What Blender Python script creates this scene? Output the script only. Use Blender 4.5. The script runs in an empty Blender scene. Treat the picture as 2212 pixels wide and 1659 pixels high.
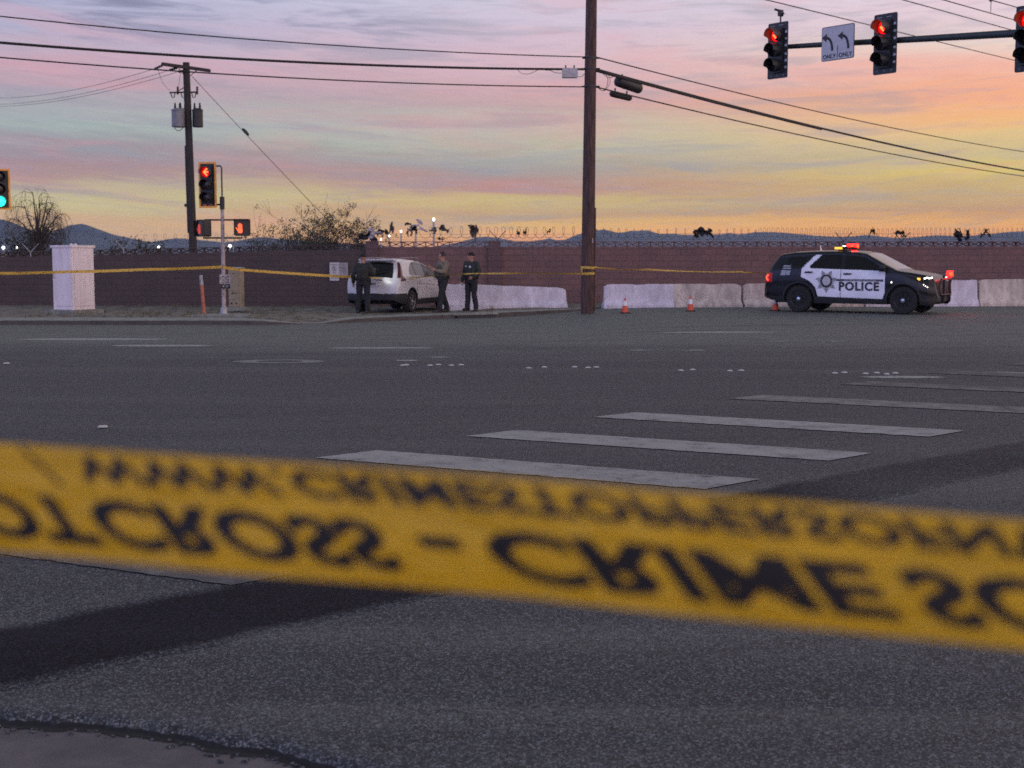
import bpy, bmesh, math, random
from mathutils import Vector, Matrix, noise
R = math.radians
rnd = random.Random(11)
scene = bpy.context.scene
C = scene.collection

# ---------------------------------------------------------------- camera
F, CW, CH, CAMH, HOR = 3067.0, 2212.0, 1659.0, 1.72, 545.0
PITCH = math.atan((CH / 2 - HOR) / F)
cam = bpy.data.objects.new('camera', bpy.data.cameras.new('camera'))
C.objects.link(cam)
cam.location = (0, 0, CAMH)
cam.rotation_euler = (R(90) - PITCH, 0, 0)
cam.data.sensor_width = 36.0
cam.data.lens = F / CW * 36.0
cam.data.clip_start, cam.data.clip_end = 0.05, 20000
cam.data.dof.use_dof = True
cam.data.dof.focus_distance = 11.0
cam.data.dof.aperture_fstop = 4.5
scene.camera = cam
scene.view_settings.view_transform = 'Standard'
scene.view_settings.look = 'None'
scene.view_settings.exposure = 0.0
scene.view_settings.gamma = 1.0
scene.cycles.max_bounces = 6
scene.cycles.use_denoising = False      # keeps a little grain, like the dusk photograph
scene.cycles.sample_clamp_indirect = 2.0
scene.cycles.sample_clamp_direct = 5.0
scene.cycles.caustics_reflective = False
scene.cycles.caustics_refractive = False


def s2l(c):
    return tuple((x / 255 / 12.92) if x / 255 <= 0.04045 else ((x / 255 + 0.055) / 1.055) ** 2.4 for x in c)


# ---------------------------------------------------------------- dusk sky
world = bpy.data.worlds.new('World')
scene.world = world
world.use_nodes = True
wt = world.node_tree
wt.nodes.clear()


class NT:
    """small helper to wire nodes"""
    def __init__(s, tree):
        s.t = tree

    def n(s, typ, **kw):
        nd = s.t.nodes.new(typ)
        for k, v in kw.items():
            setattr(nd, k, v)
        return nd

    def link(s, a, b):
        s.t.links.new(a, b)

    def put(s, sock, v):
        if hasattr(v, 'is_linked') or isinstance(v, bpy.types.NodeSocket):
            s.t.links.new(v, sock)
        else:
            sock.default_value = v

    def math(s, op, a, b=0.0, c=0.0, clamp=False):
        nd = s.n('ShaderNodeMath', operation=op, use_clamp=clamp)
        for i, v in enumerate((a, b, c)):
            if i < len(nd.inputs):
                s.put(nd.inputs[i], v)
        return nd.outputs[0]

    def step(s, v, a, b):
        nd = s.n('ShaderNodeMapRange', interpolation_type='SMOOTHSTEP')
        s.put(nd.inputs[0], v)
        nd.inputs[1].default_value, nd.inputs[2].default_value = a, b
        return nd.outputs[0]

    def mix(s, f, a, b, blend='MIX'):
        nd = s.n('ShaderNodeMix', data_type='RGBA', blend_type=blend)
        s.put(nd.inputs[0], f)
        for sock, v in ((nd.inputs[6], a), (nd.inputs[7], b)):
            if isinstance(v, (tuple, list)):
                sock.default_value = tuple(v)[:3] + (1,)
            else:
                s.t.links.new(v, sock)
        return nd.outputs[2]

    def ramp(s, f, stops, interp='LINEAR'):
        nd = s.n('ShaderNodeValToRGB')
        nd.color_ramp.interpolation = interp
        s.put(nd.inputs[0], f)
        el = nd.color_ramp.elements
        while len(el) < len(stops):
            el.new(0.5)
        for e, (p, c) in zip(el, stops):
            e.position = p
            e.color = tuple(c)[:3] + (1,)
        return nd.outputs[0]

    def noise(s, vec, scale, detail=4, rough=0.55, dist=0.0, dim='3D'):
        nd = s.n('ShaderNodeTexNoise', noise_dimensions=dim)
        if vec is not None:
            s.put(nd.inputs['Vector'], vec)
        nd.inputs['Scale'].default_value = scale
        nd.inputs['Detail'].default_value = detail
        nd.inputs['Roughness'].default_value = rough
        nd.inputs['Distortion'].default_value = dist
        return nd.outputs[0]

    def xyz(s, x, y, z=0.0):
        nd = s.n('ShaderNodeCombineXYZ')
        for i, v in enumerate((x, y, z)):
            s.put(nd.inputs[i], v)
        return nd.outputs[0]

    def sep(s, v):
        nd = s.n('ShaderNodeSeparateXYZ')
        s.link(v, nd.inputs[0])
        return nd.outputs


w = NT(wt)
sx, sy, sz = w.sep(w.n('ShaderNodeTexCoord').outputs['Generated'])
az = w.math('MULTIPLY', w.math('ARCTAN2', sx, sy), 57.2958)
el = w.math('MULTIPLY', w.math('ARCSINE', sz), 57.2958)
# streaky cloud noise, long sideways and thin upwards
tilt = w.math('ADD', w.math('MULTIPLY', az, 0.022), w.math('MULTIPLY', w.math('MULTIPLY', az, az), -0.0018))
elt = w.math('ADD', el, tilt)
big = w.noise(w.xyz(w.math('MULTIPLY', az, 0.055), w.math('MULTIPLY', elt, 0.42)), 1.0, 3, 0.5, 0.4)
mid = w.noise(w.xyz(w.math('MULTIPLY', az, 0.13), w.math('MULTIPLY', elt, 1.25), 3.0), 1.0, 5, 0.6, 0.6)
fine = w.noise(w.xyz(w.math('MULTIPLY', az, 0.32), w.math('MULTIPLY', elt, 3.4), 7.0), 1.0, 6, 0.62, 0.8)
puff = w.noise(w.xyz(w.math('MULTIPLY', az, 0.10), w.math('MULTIPLY', elt, 0.75), 11.0), 1.0, 5, 0.55, 0.7)
elw = w.math('ADD', el, w.math('MULTIPLY', w.math('SUBTRACT', big, 0.5), 1.8))
elw = w.math('ADD', elw, w.math('MULTIPLY', w.math('SUBTRACT', mid, 0.5), 1.3))
elw = w.math('ADD', elw, w.math('MULTIPLY', w.math('SUBTRACT', fine, 0.5), 0.55))
t = w.math('DIVIDE', elw, 12.0, clamp=True)


def bands(stops):
    return w.ramp(t, [(min(1, e / 12.0), s2l(c)) for e, c in stops])


left = bands([(0, (186, 158, 152)), (.8, (192, 165, 148)), (1.4, (204, 174, 140)), (2.0, (202, 190, 146)), (2.6, (196, 184, 148)),
              (3.0, (176, 146, 140)), (3.4, (166, 140, 148)), (3.9, (150, 148, 158)), (4.6, (161, 172, 172)), (5.3, (166, 168, 174)),
              (6.2, (172, 160, 174)), (7.0, (190, 164, 180)), (7.8, (186, 170, 190)), (8.6, (174, 172, 198)), (10, (180, 182, 210)), (12, (188, 186, 214))])
midc = bands([(0, (216, 166, 128)), (.6, (222, 174, 120)), (1.1, (216, 180, 116)), (1.5, (192, 160, 122)), (2.0, (206, 184, 126)),
              (2.5, (188, 142, 134)), (3.0, (178, 148, 144)), (3.5, (166, 156, 152)), (4.2, (182, 180, 164)), (5.0, (186, 182, 174)),
              (5.7, (192, 164, 166)), (6.5, (204, 168, 176)), (7.5, (210, 178, 190)), (8.6, (206, 186, 204)), (10, (202, 196, 214)), (12, (206, 200, 220))])
right = bands([(0, (206, 150, 122)), (.5, (224, 164, 96)), (1.1, (228, 174, 90)), (1.6, (192, 154, 120)), (2.2, (202, 170, 120)),
               (2.8, (220, 194, 116)), (3.4, (206, 186, 140)), (4.2, (226, 192, 140)), (5.0, (240, 184, 134)), (6.0, (241, 176, 144)),
               (6.8, (238, 186, 168)), (7.8, (230, 206, 198)), (8.8, (224, 200, 210)), (10, (222, 206, 218)), (12, (216, 204, 220))])
fa = w.math('DIVIDE', w.math('ADD', az, 20.0), 40.0, clamp=True)
vis = w.mix(w.step(fa, 0.0, 0.55), left, midc)
vis = w.mix(w.step(fa, 0.45, 1.0), vis, right)
# grey-violet and pink streaks
thin = w.noise(w.xyz(w.math('MULTIPLY', az, 0.42), w.math('MULTIPLY', elt, 5.5), 17.0), 1.0, 7, 0.66, 1.2)
vis = w.mix(w.math('MULTIPLY', w.step(fine, 0.46, 0.72), 0.34), vis, s2l((142, 132, 148)))
vis = w.mix(w.math('MULTIPLY', w.step(mid, 0.50, 0.66), 0.40), vis, s2l((150, 148, 160)))
vis = w.mix(w.math('MULTIPLY', w.step(thin, 0.46, 0.74), 0.10), vis, s2l((236, 214, 196)))
vis = w.mix(w.math('MULTIPLY', w.step(puff, 0.50, 0.74), 0.26), vis, s2l((232, 152, 158)))
dark = w.math('MULTIPLY', w.step(mid, 0.46, 0.64), w.math('MULTIPLY', w.step(el, 7.0, 9.0), w.step(az, 2.0, -12.0)))
vis = w.mix(w.math('MULTIPLY', dark, 0.75), vis, s2l((124, 124, 154)))
lum = w.math('ADD', 1.13, w.math('MULTIPLY', w.math('SUBTRACT', fine, 0.5), 0.35))
hsv = w.n('ShaderNodeHueSaturation')
hsv.inputs['Saturation'].default_value = 1.06
w.link(vis, hsv.inputs['Color'])
vis = hsv.outputs[0]
gm = w.n('ShaderNodeGamma')
gm.inputs[1].default_value = 1.07
w.link(vis, gm.inputs[0])
vis = gm.outputs[0]
vm = w.n('ShaderNodeVectorMath', operation='SCALE')
w.link(vis, vm.inputs[0])
w.link(lum, vm.inputs['Scale'])
vis = vm.outputs[0]
gain = w.n('ShaderNodeMix', data_type='RGBA')
w.put(gain.inputs[0], w.step(el, 0.6, 2.6))
gain.inputs[6].default_value = (1.38, 1.25, 0.76, 1)
gain.inputs[7].default_value = (1.01, 1.05, 1.02, 1)
vm3 = w.n('ShaderNodeVectorMath', operation='MULTIPLY')
w.link(vis, vm3.inputs[0])
w.link(gain.outputs[2], vm3.inputs[1])
vis = vm3.outputs[0]
# the rest of the dome, above and behind the camera
DOME = 1.62
sc = lambda c, k=1.0: tuple(x * k * DOME for x in c)
dome = w.mix(w.step(sx, -0.9, 0.5), sc((0.50, 0.60, 1.30)), sc((1.46, 1.12, 1.16)))
dome = w.mix(w.step(sy, -0.1, 0.7), dome, sc((0.60, 0.46, 0.46)))
dome = w.mix(w.step(el, 16.0, 44.0), dome, sc((0.115, 0.150, 0.178)))
# dark skyline of trees and houses behind the camera
low = w.math('MULTIPLY', w.step(el, 13.0, 7.0), w.step(sy, 0.25, -0.15))
dome = w.mix(w.math('MULTIPLY', low, 0.45), dome, (0.02, 0.02, 0.025))
k = w.math('MAXIMUM', w.step(el, 10.0, 20.0), w.step(w.math('ABSOLUTE', az), 32.0, 70.0))
col = w.mix(k, vis, dome)
nish = w.n('ShaderNodeTexSky', sky_type='NISHITA', sun_disc=False, sun_elevation=R(-1.5), sun_rotation=R(38))
vm2 = w.n('ShaderNodeVectorMath', operation='MULTIPLY_ADD')
w.link(nish.outputs[0], vm2.inputs[0])
vm2.inputs[1].default_value = (0.02, 0.02, 0.02)
w.link(col, vm2.inputs[2])
bg = w.n('ShaderNodeBackground')
w.link(vm2.outputs[0], bg.inputs[0])
bg.inputs[1].default_value = 1.0
w.link(bg.outputs[0], w.n('ShaderNodeOutputWorld').inputs[0])

# last glow of the sun, already on the horizon beyond the wall on the right
sun = bpy.data.objects.new('sun', bpy.data.lights.new('sun', 'SUN'))
C.objects.link(sun)
sun.data.energy = 0.12
sun.data.angle = R(12)
sun.data.color = (1.0, 0.62, 0.36)
sun.rotation_euler = (R(87), 0, R(180 - 38))


# ---------------------------------------------------------------- helpers
def ray(u, v):
    cx, cy = (u - CW / 2) / F, (CH / 2 - v) / F
    return Vector((cx, math.cos(PITCH) + cy * math.sin(PITCH), -math.sin(PITCH) + cy * math.cos(PITCH)))


def at(u, v, Y):
    """point of the place, Y metres into it, that the photograph shows at u, v"""
    d = ray(u, v)
    k = Y / d.y
    return Vector((d.x * k, Y, CAMH + d.z * k))


def gp(u, v, z=0.0):
    d = ray(u, v)
    k = (z - CAMH) / d.z
    return Vector((d.x * k, d.y * k, z))


def sst(a, b, x):
    t = max(0.0, min(1.0, (x - a) / (b - a)))
    return t * t * (3 - 2 * t)


def uv(p):
    d = Vector(p) - Vector((0, 0, CAMH))
    cz = -(d.y * -math.cos(PITCH) + d.z * math.sin(PITCH))
    cy = d.y * math.sin(PITCH) + d.z * math.cos(PITCH)
    return CW / 2 + F * d.x / cz, CH / 2 - F * cy / cz


def interp(tab, x):
    if x <= tab[0][0]:
        return tab[0][1]
    for (x0, y0), (x1, y1) in zip(tab, tab[1:]):
        if x <= x1:
            return y0 + (y1 - y0) * (x - x0) / (x1 - x0)
    return tab[-1][1]


def RZ(a):
    return Matrix.Rotation(a, 4, 'Z')


def T(x, y=None, z=None):
    return Matrix.Translation(Vector((x, y, z)) if y is not None else Vector(x))


class MB:
    """collects shapes and links them as ONE mesh object"""
    def __init__(s, M=None):
        s.v, s.f, s.mi, s.m = [], [], [], 0
        s.M = M or Matrix.Identity(4)

    def add(s, vs, fs):
        b = len(s.v)
        s.v += [s.M @ Vector(p) for p in vs]
        s.f += [tuple(b + i for i in f) for f in fs]
        s.mi += [s.m] * len(fs)
        return s

    def box(s, c, d, rot=None, top=1.0):
        x, y, z = d[0] / 2, d[1] / 2, d[2] / 2
        vs = [Vector((i * x * (top if k > 0 else 1), j * y * (top if k > 0 else 1), k * z)) for i in (-1, 1) for j in (-1, 1) for k in (-1, 1)]
        if rot is not None:
            vs = [rot.to_3x3() @ q for q in vs]
        vs = [q + Vector(c) for q in vs]
        return s.add(vs, [(0, 1, 3, 2), (4, 6, 7, 5), (0, 4, 5, 1), (2, 3, 7, 6), (0, 2, 6, 4), (1, 5, 7, 3)])

    def rbox(s, c, d, r=0.02, n=3, axis='Y', rot=None):
        """box with rounded edges along one axis"""
        a, b, t = {'Y': (d[0], d[2], d[1]), 'X': (d[1], d[2], d[0]), 'Z': (d[0], d[1], d[2])}[axis]
        r = min(r, a / 2 - 1e-4, b / 2 - 1e-4)
        pts = []
        for qx, qz, a0 in ((1, 1, 0), (-1, 1, 90), (-1, -1, 180), (1, -1, 270)):
            for i in range(n + 1):
                an = R(a0 + 90 * i / n)
                pts.append((qx * (a / 2 - r) + r * math.cos(an), qz * (b / 2 - r) + r * math.sin(an)))
        vs = []
        for tt in (-t / 2, t / 2):
            for p, q in pts:
                vs.append({'Y': Vector((p, tt, q)), 'X': Vector((tt, p, q)), 'Z': Vector((p, q, tt))}[axis])
        if rot is not None:
            vs = [rot.to_3x3() @ q for q in vs]
        vs = [q + Vector(c) for q in vs]
        m = len(pts)
        return s.add(vs, [tuple(range(m)), tuple(range(2 * m - 1, m - 1, -1))] + [(i, (i + 1) % m, m + (i + 1) % m, m + i) for i in range(m)])

    def tube(s, pts, r, n=8, cap=True):
        pts = [Vector(p) for p in pts]
        rs = r if isinstance(r, (list, tuple)) else [r] * len(pts)
        vs, fs = [], []
        up = None
        for i, p in enumerate(pts):
            d = (pts[min(i + 1, len(pts) - 1)] - pts[max(i - 1, 0)]).normalized()
            if up is None:
                up = Vector((0, 0, 1)) if abs(d.z) < 0.9 else Vector((1, 0, 0))
            a = d.cross(up)
            if a.length < 1e-5:
                a = d.orthogonal()
            a.normalize()
            b = a.cross(d).normalized()
            up = b
            for j in range(n):
                an = 2 * math.pi * j / n
                vs.append(p + rs[i] * (math.cos(an) * a + math.sin(an) * b))
        for i in range(len(pts) - 1):
            for j in range(n):
                fs.append((i * n + j, i * n + (j + 1) % n, (i + 1) * n + (j + 1) % n, (i + 1) * n + j))
        if cap:
            fs.append(tuple(range(n - 1, -1, -1)))
            fs.append(tuple((len(pts) - 1) * n + j for j in range(n)))
        return s.add(vs, fs)

    def lathe(s, prof, n=16, M=None, cap=True):
        M = M or Matrix.Identity(4)
        vs, fs = [], []
        for r, z in prof:
            for j in range(n):
                an = 2 * math.pi * j / n
                vs.append(M @ Vector((r * math.cos(an), r * math.sin(an), z)))
        for i in range(len(prof) - 1):
            for j in range(n):
                fs.append((i * n + j, i * n + (j + 1) % n, (i + 1) * n + (j + 1) % n, (i + 1) * n + j))
        if cap:
            fs.append(tuple(range(n - 1, -1, -1)))
            fs.append(tuple((len(prof) - 1) * n + j for j in range(n)))
        return s.add(vs, fs)

    def prism(s, poly, t0, t1, M=None):
        """2-D outline (x, z) given a thickness along y"""
        M = M or Matrix.Identity(4)
        m = len(poly)
        vs = [M @ Vector((p[0], t0, p[1])) for p in poly] + [M @ Vector((p[0], t1, p[1])) for p in poly]
        return s.add(vs, [tuple(range(m)), tuple(range(2 * m - 1, m - 1, -1))] + [(i, m + i, m + (i + 1) % m, (i + 1) % m) for i in range(m)])

    def ball(s, c, r, n=10, sq=(1, 1, 1)):
        prof = [(max(1e-4, r * math.sin(math.pi * i / n)), -r * math.cos(math.pi * i / n)) for i in range(n + 1)]
        return s.lathe(prof, n + 2, T(c) @ Matrix.Diagonal((sq[0], sq[1], sq[2], 1)))

    def build(s, name, mats, parent=None, smooth=None, label=None):
        me = bpy.data.meshes.new(name)
        me.from_pydata([tuple(p) for p in s.v], [], s.f)
        for m in (mats if isinstance(mats, (list, tuple)) else [mats]):
            me.materials.append(m)
        for p, i in zip(me.polygons, s.mi):
            p.material_index = i
        me.update()
        bm = bmesh.new()
        bm.from_mesh(me)
        bmesh.ops.recalc_face_normals(bm, faces=bm.faces)
        bm.to_mesh(me)
        bm.free()
        if smooth is not None:
            me.shade_smooth()
            me.set_sharp_from_angle(angle=R(smooth))
        o = bpy.data.objects.new(name, me)
        C.objects.link(o)
        if parent is not None:
            o.parent = parent
        if label:
            o['label'] = label
        return o


def tag(o, label=None, cat=None, group=None, kind=None):
    for k, v in (('label', label), ('category', cat), ('group', group), ('kind', kind)):
        if v:
            o[k] = v
    return o


def thing(name, label, cat, loc=(0, 0, 0), rz=0.0, group=None):
    o = bpy.data.objects.new(name, None)
    C.objects.link(o)
    o.empty_display_size = 0.1
    o.location = loc
    o.rotation_euler = (0, 0, rz)
    return tag(o, label, cat, group)


def kids(o):
    return [c for c in C.objects if c.parent == o]


def copy_tree(o, parent=None):
    c = o.copy()
    C.objects.link(c)
    if parent is not None:
        c.parent = parent
    for ch in kids(o):
        copy_tree(ch, c)
    return c


def text_shape(body, size, bold=0.0, spacing=1.0, fine=0.0):
    """flat lettering as (vertices, faces), centred on the origin in x, baseline at 0"""
    cu = bpy.data.curves.new('lettering', 'FONT')
    cu.body, cu.size, cu.offset, cu.space_character = body, size, bold, spacing
    cu.resolution_u = 3
    o = bpy.data.objects.new('lettering', cu)
    C.objects.link(o)
    bpy.context.view_layer.update()
    dg = bpy.context.evaluated_depsgraph_get()
    me = o.evaluated_get(dg).to_mesh()
    if fine:                       # enough vertices to follow a curved surface
        bm = bmesh.new()
        bm.from_mesh(me)
        for _ in range(5):
            bmesh.ops.triangulate(bm, faces=bm.faces)
            lg = [e for e in bm.edges if e.calc_length() > fine]
            if not lg:
                break
            bmesh.ops.subdivide_edges(bm, edges=lg, cuts=1)
        bmesh.ops.triangulate(bm, faces=bm.faces)
        bm.verts.index_update()
        vs = [tuple(p.co) for p in bm.verts]
        fs = [tuple(q.index for q in p.verts) for p in bm.faces]
        bm.free()
    else:
        vs = [tuple(p.co) for p in me.vertices]
        fs = [tuple(p.vertices) for p in me.polygons]
    o.evaluated_get(dg).to_mesh_clear()
    bpy.data.objects.remove(o)
    bpy.data.curves.remove(cu)
    xs = [p[0] for p in vs]
    cx = (min(xs) + max(xs)) / 2
    return [(p[0] - cx, p[1]) for p in vs], fs


# ---------------------------------------------------------------- materials
def pm(name, col, rough=0.6, metal=0.0, var=0.12, scale=6.0, bump=0.0, bscale=60.0, emit=None, strength=0.0, coat=0.0, dirt=None, stretch=(1, 1, 1), spec=0.5):
    m = bpy.data.materials.new(name)
    m.use_nodes = True
    m.node_tree.nodes.clear()
    q = NT(m.node_tree)
    b = q.n('ShaderNodeBsdfPrincipled')
    q.link(b.outputs[0], q.n('ShaderNodeOutputMaterial').inputs[0])
    mp = q.n('ShaderNodeMapping')
    q.link(q.n('ShaderNodeTexCoord').outputs['Object'], mp.inputs[0])
    mp.inputs['Scale'].default_value = stretch
    co = mp.outputs[0]
    n1 = q.noise(co, scale, 6, 0.6)
    lo = tuple(x * (1 - var * 1.6) for x in col)
    hi = tuple(min(1, x * (1 + var * 1.2)) for x in col)
    c = q.mix(q.step(n1, 0.3, 0.7), lo, hi)
    if dirt:
        c = q.mix(q.math('MULTIPLY', q.step(q.noise(co, dirt[1], 7, 0.65), 0.5, 0.68), dirt[2]), c, dirt[0])
    q.link(c, b.inputs['Base Color'])
    q.put(b.inputs['Roughness'], q.math('ADD', rough - 0.08, q.math('MULTIPLY', n1, 0.16)))
    b.inputs['Metallic'].default_value = metal
    b.inputs['Specular IOR Level'].default_value = spec
    b.inputs['Coat Weight'].default_value = coat
    b.inputs['Coat Roughness'].default_value = 0.06
    if bump:
        bn = q.n('ShaderNodeBump')
        bn.inputs['Strength'].default_value = bump
        bn.inputs['Distance'].default_value = 0.02
        q.link(q.noise(co, bscale, 5, 0.65), bn.inputs['Height'])
        q.link(bn.outputs[0], b.inputs['Normal'])
    if emit:
        b.inputs['Emission Color'].default_value = tuple(emit) + (1,)
        b.inputs['Emission Strength'].default_value = strength
    return m


M_black = pm('black_paint', (0.008, 0.008, 0.009), 0.32, coat=0.15, spec=.3)
M_blackm = pm('black_metal', (0.018, 0.018, 0.02), 0.5)
M_rubber = pm('rubber', (0.014, 0.014, 0.015), 0.85, var=.2)
M_plastic = pm('black_plastic', (0.016, 0.016, 0.017), 0.6)
M_glass = pm('dark_glass', (0.010, 0.008, 0.009), 0.08, var=0.05, spec=.32)
M_white = pm('white_car_paint', (0.55, 0.54, 0.55), 0.25, var=.03, coat=0.4)
M_whited = pm('white_door_paint', (0.80, 0.81, 0.90), 0.45, var=.05, scale=3, coat=0.0)
M_chrome = pm('bright_metal', (0.6, 0.6, 0.62), 0.25, metal=1.0)
M_alloy = pm('grey_wheel_metal', (0.22, 0.22, 0.23), 0.4, metal=.8)
M_galv = pm('galvanised_steel', (0.36, 0.36, 0.38), 0.5, metal=.5, var=.15, scale=10)
M_polemetal = pm('painted_signal_pole', (0.40, 0.33, 0.33), 0.55, var=.2, scale=14, dirt=((.12, .08, .07), 9, .6))
M_darkarm = pm('dark_mast_arm_metal', (0.045, 0.055, 0.055), 0.55, metal=.3, var=.15)
M_woodpole = pm('creosoted_wood', (0.085, 0.048, 0.042), 0.85, var=.35, scale=4, bump=.5, bscale=18, stretch=(6, 6, .6), dirt=((.02, .014, .013), 2.5, .6))
M_wooddark = pm('dark_weathered_wood', (0.035, 0.03, 0.03), 0.85, var=.3, scale=5, bump=.4, bscale=20, stretch=(6, 6, .6))
M_cable = pm('black_cable', (0.012, 0.012, 0.013), 0.7)
M_barrier = pm('weathered_concrete', (0.54, 0.475, 0.43), 0.85, var=.18, scale=3.5, bump=.35, bscale=35, dirt=((.20, .175, .155), 9, .5), stretch=(1, 1, .4))
M_barrierw = pm('whitewashed_concrete', (0.60, 0.57, 0.66), 0.8, var=.12, scale=3.0, bump=.3, bscale=30, dirt=((.34, .30, .31), 9, .45), stretch=(1, 1, .4))
M_concrete = pm('kerb_concrete', (0.24, 0.25, 0.225), 0.9, var=.2, scale=2.5, bump=.3, bscale=50, dirt=((.10, .09, .08), 3, .6))
M_gutter = pm('gutter_concrete', (0.115, 0.102, 0.108), 0.9, var=.16, scale=5, bump=.3, bscale=120, dirt=((.09, .08, .085), 9, .4))
M_dirt = pm('dry_dirt', (0.165, 0.150, 0.120), 0.95, var=.35, scale=3.0, bump=.8, bscale=14, dirt=((.05, .045, .035), 4, .7))
M_terrain = pm('desert_ground', (0.12, 0.11, 0.10), 0.95, var=.3, scale=.05)
M_hill = pm('desert_hill', (0.040, 0.050, 0.074), 0.95, var=.22, scale=.012, bump=.6, bscale=.02)  # bluish haze tint put into the colour
M_hill2 = pm('farther_hill', (0.062, 0.068, 0.090), 0.95, var=.2, scale=.012, bump=.6, bscale=.02)  # paler and bluer still, distance haze in the colour
def road_paint(name, cover, tone):
    """old marking paint, worn through to the stones"""
    m = bpy.data.materials.new(name)
    m.use_nodes = True
    m.node_tree.nodes.clear()
    q = NT(m.node_tree)
    b = q.n('ShaderNodeBsdfPrincipled')
    q.link(b.outputs[0], q.n('ShaderNodeOutputMaterial').inputs[0])
    co = q.n('ShaderNodeTexCoord').outputs['Object']
    x, y, z = q.sep(co)
    wear = q.math('ADD', q.math('MULTIPLY', q.noise(co, 95, 4, .75), .62), q.math('MULTIPLY', q.noise(co, 4.5, 6, .7), .55))
    track = q.noise(q.xyz(q.math('MULTIPLY', q.math('SUBTRACT', y, q.math('MULTIPLY', x, -.5)), 3.2), q.math('MULTIPLY', x, .4)), 1.0, 4, .6)
    wear = q.math('ADD', wear, q.math('MULTIPLY', track, .22))
    c = q.mix(q.step(q.noise(co, 2.2, 5, .6), .3, .7), tuple(t_ * .82 for t_ in tone), tone)
    c = q.mix(q.step(wear, cover - .07, cover + .07), c, (.060, .060, .066))
    q.link(c, b.inputs['Base Color'])
    b.inputs['Roughness'].default_value = .8
    bn = q.n('ShaderNodeBump')
    bn.inputs['Strength'].default_value = .5
    bn.inputs['Distance'].default_value = .008
    q.link(q.noise(co, 120, 4, .7), bn.inputs['Height'])
    q.link(bn.outputs[0], b.inputs['Normal'])
    return m


M_paint = road_paint('worn_road_paint', .765, (.33, .33, .32))
M_paint2 = road_paint('more_worn_road_paint', .71, (.24, .235, .225))
M_paint3 = road_paint('almost_gone_road_paint', .65, (.20, .19, .185))
M_wind = pm('windscreen_glass', (0.02, 0.022, 0.025), 0.06, var=0.05, spec=.9)
M_litvisor = pm('visor_round_lit_lens', (0.07, 0.05, 0.05), 0.45)  # paler than the unlit visors, lens glow put into the colour
M_dot = pm('white_ceramic', (0.44, 0.43, 0.42), 0.4, var=.1)
M_orange = pm('orange_cone_plastic', (0.62, 0.085, 0.03), 0.5, var=.12)
M_reflect = pm('white_reflective_band', (0.75, 0.75, 0.78), 0.4, var=.06)
M_cabw = pm('pale_cabinet_paint', (0.78, 0.70, 0.72), 0.6, var=.07, scale=5, dirt=((.50, .43, .43), 8, .25), stretch=(1, 1, .2))
M_cabb = pm('beige_cabinet_paint', (0.30, 0.25, 0.17), 0.65, var=.1, scale=6, dirt=((.18, .14, .10), 8, .4))
M_signw = pm('white_sign_sheet', (0.50, 0.49, 0.52), 0.5, var=.06, scale=9)
M_signk = pm('sign_black', (0.02, 0.02, 0.025), 0.6)
M_signal = pm('signal_housing', (0.014, 0.016, 0.018), 0.5)
M_lensoff = pm('unlit_lens', (0.03, 0.018, 0.016), 0.2)
M_yellow = pm('yellow_reflective_border', (0.92, 0.40, 0.05), 0.5, var=.08)
M_tapeY = pm('yellow_tape', (0.74, 0.48, 0.016), 0.40, var=.07, scale=14, bump=.55, bscale=16, stretch=(1, 1, 2.2))
_q = NT(M_tapeY.node_tree)          # thin film lets some light through
_b = [n for n in M_tapeY.node_tree.nodes if n.type == 'BSDF_PRINCIPLED'][0]
_o = [n for n in M_tapeY.node_tree.nodes if n.type == 'OUTPUT_MATERIAL'][0]
_tr = _q.n('ShaderNodeBsdfTranslucent')
_tr.inputs[0].default_value = (0.90, 0.58, 0.02, 1)
_mx = _q.n('ShaderNodeMixShader')
_mx.inputs[0].default_value = 0.30
_q.link(_b.outputs[0], _mx.inputs[1])
_q.link(_tr.outputs[0], _mx.inputs[2])
_q.link(_mx.outputs[0], _o.inputs[0])
M_tapeK = pm('tape_ink', (0.008, 0.006, 0.006), 0.55, var=.1)
M_stake = pm('orange_stake', (0.50, 0.16, 0.10), 0.7, var=.15)


def lamp_mat(name, col, strength):
    return pm(name, tuple(c * .5 for c in col), 0.3, emit=col, strength=strength)


E_red = lamp_mat('lit_red_lens', (1.0, 0.012, 0.008), 2.2)
E_redarrow = lamp_mat('lit_red_arrow', (1.0, 0.13, 0.03), 4.2)
E_green = lamp_mat('lit_green_lens', (0.02, 0.95, 0.55), 3.0)
E_hand = lamp_mat('lit_hand', (1.0, 0.12, 0.04), 1.8)
E_police = lamp_mat('lit_police_red', (1.0, 0.004, 0.003), 22.0)
E_policehot = lamp_mat('lit_police_core', (1.0, 0.05, 0.006), 4.5)
E_amber = lamp_mat('lit_amber', (1.0, 0.50, 0.05), 1.7)
E_white = lamp_mat('lit_white', (1.0, 0.97, 0.88), 6.0)
E_tail = lamp_mat('lit_tail_lamp', (1.0, 0.06, 0.02), 3.0)
E_flood = lamp_mat('lit_floodlight', (1.0, 0.93, 0.80), 9.0)


# ---------------------------------------------------------------- ground
def G(X, Y):
    """road surface: falls to the far kerb on the left, level on the right"""
    return -0.16 * sst(26, 37, Y) * (1 - sst(-1.0, 4.5, X))


KERB = [(-45, 37.0), (-6.6, 37.0), (-5.0, 37.5), (-3.2, 39.3), (-1.4, 40.6), (0.5, 41.8), (1.9, 43.3), (3.2, 46.2)]


def V(X, Y):
    """verge and pavement behind the kerb"""
    z = -0.04 - 0.06 * sst(40.5, 43, Y) * (1 - sst(-2.5, 0.0, X)) + 0.04 * sst(-3, 1, X)
    z -= 0.10 * math.exp(-((X + 5.3) / 0.9) ** 2) * (1 - sst(37.5, 39.5, Y))
    return z


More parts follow.
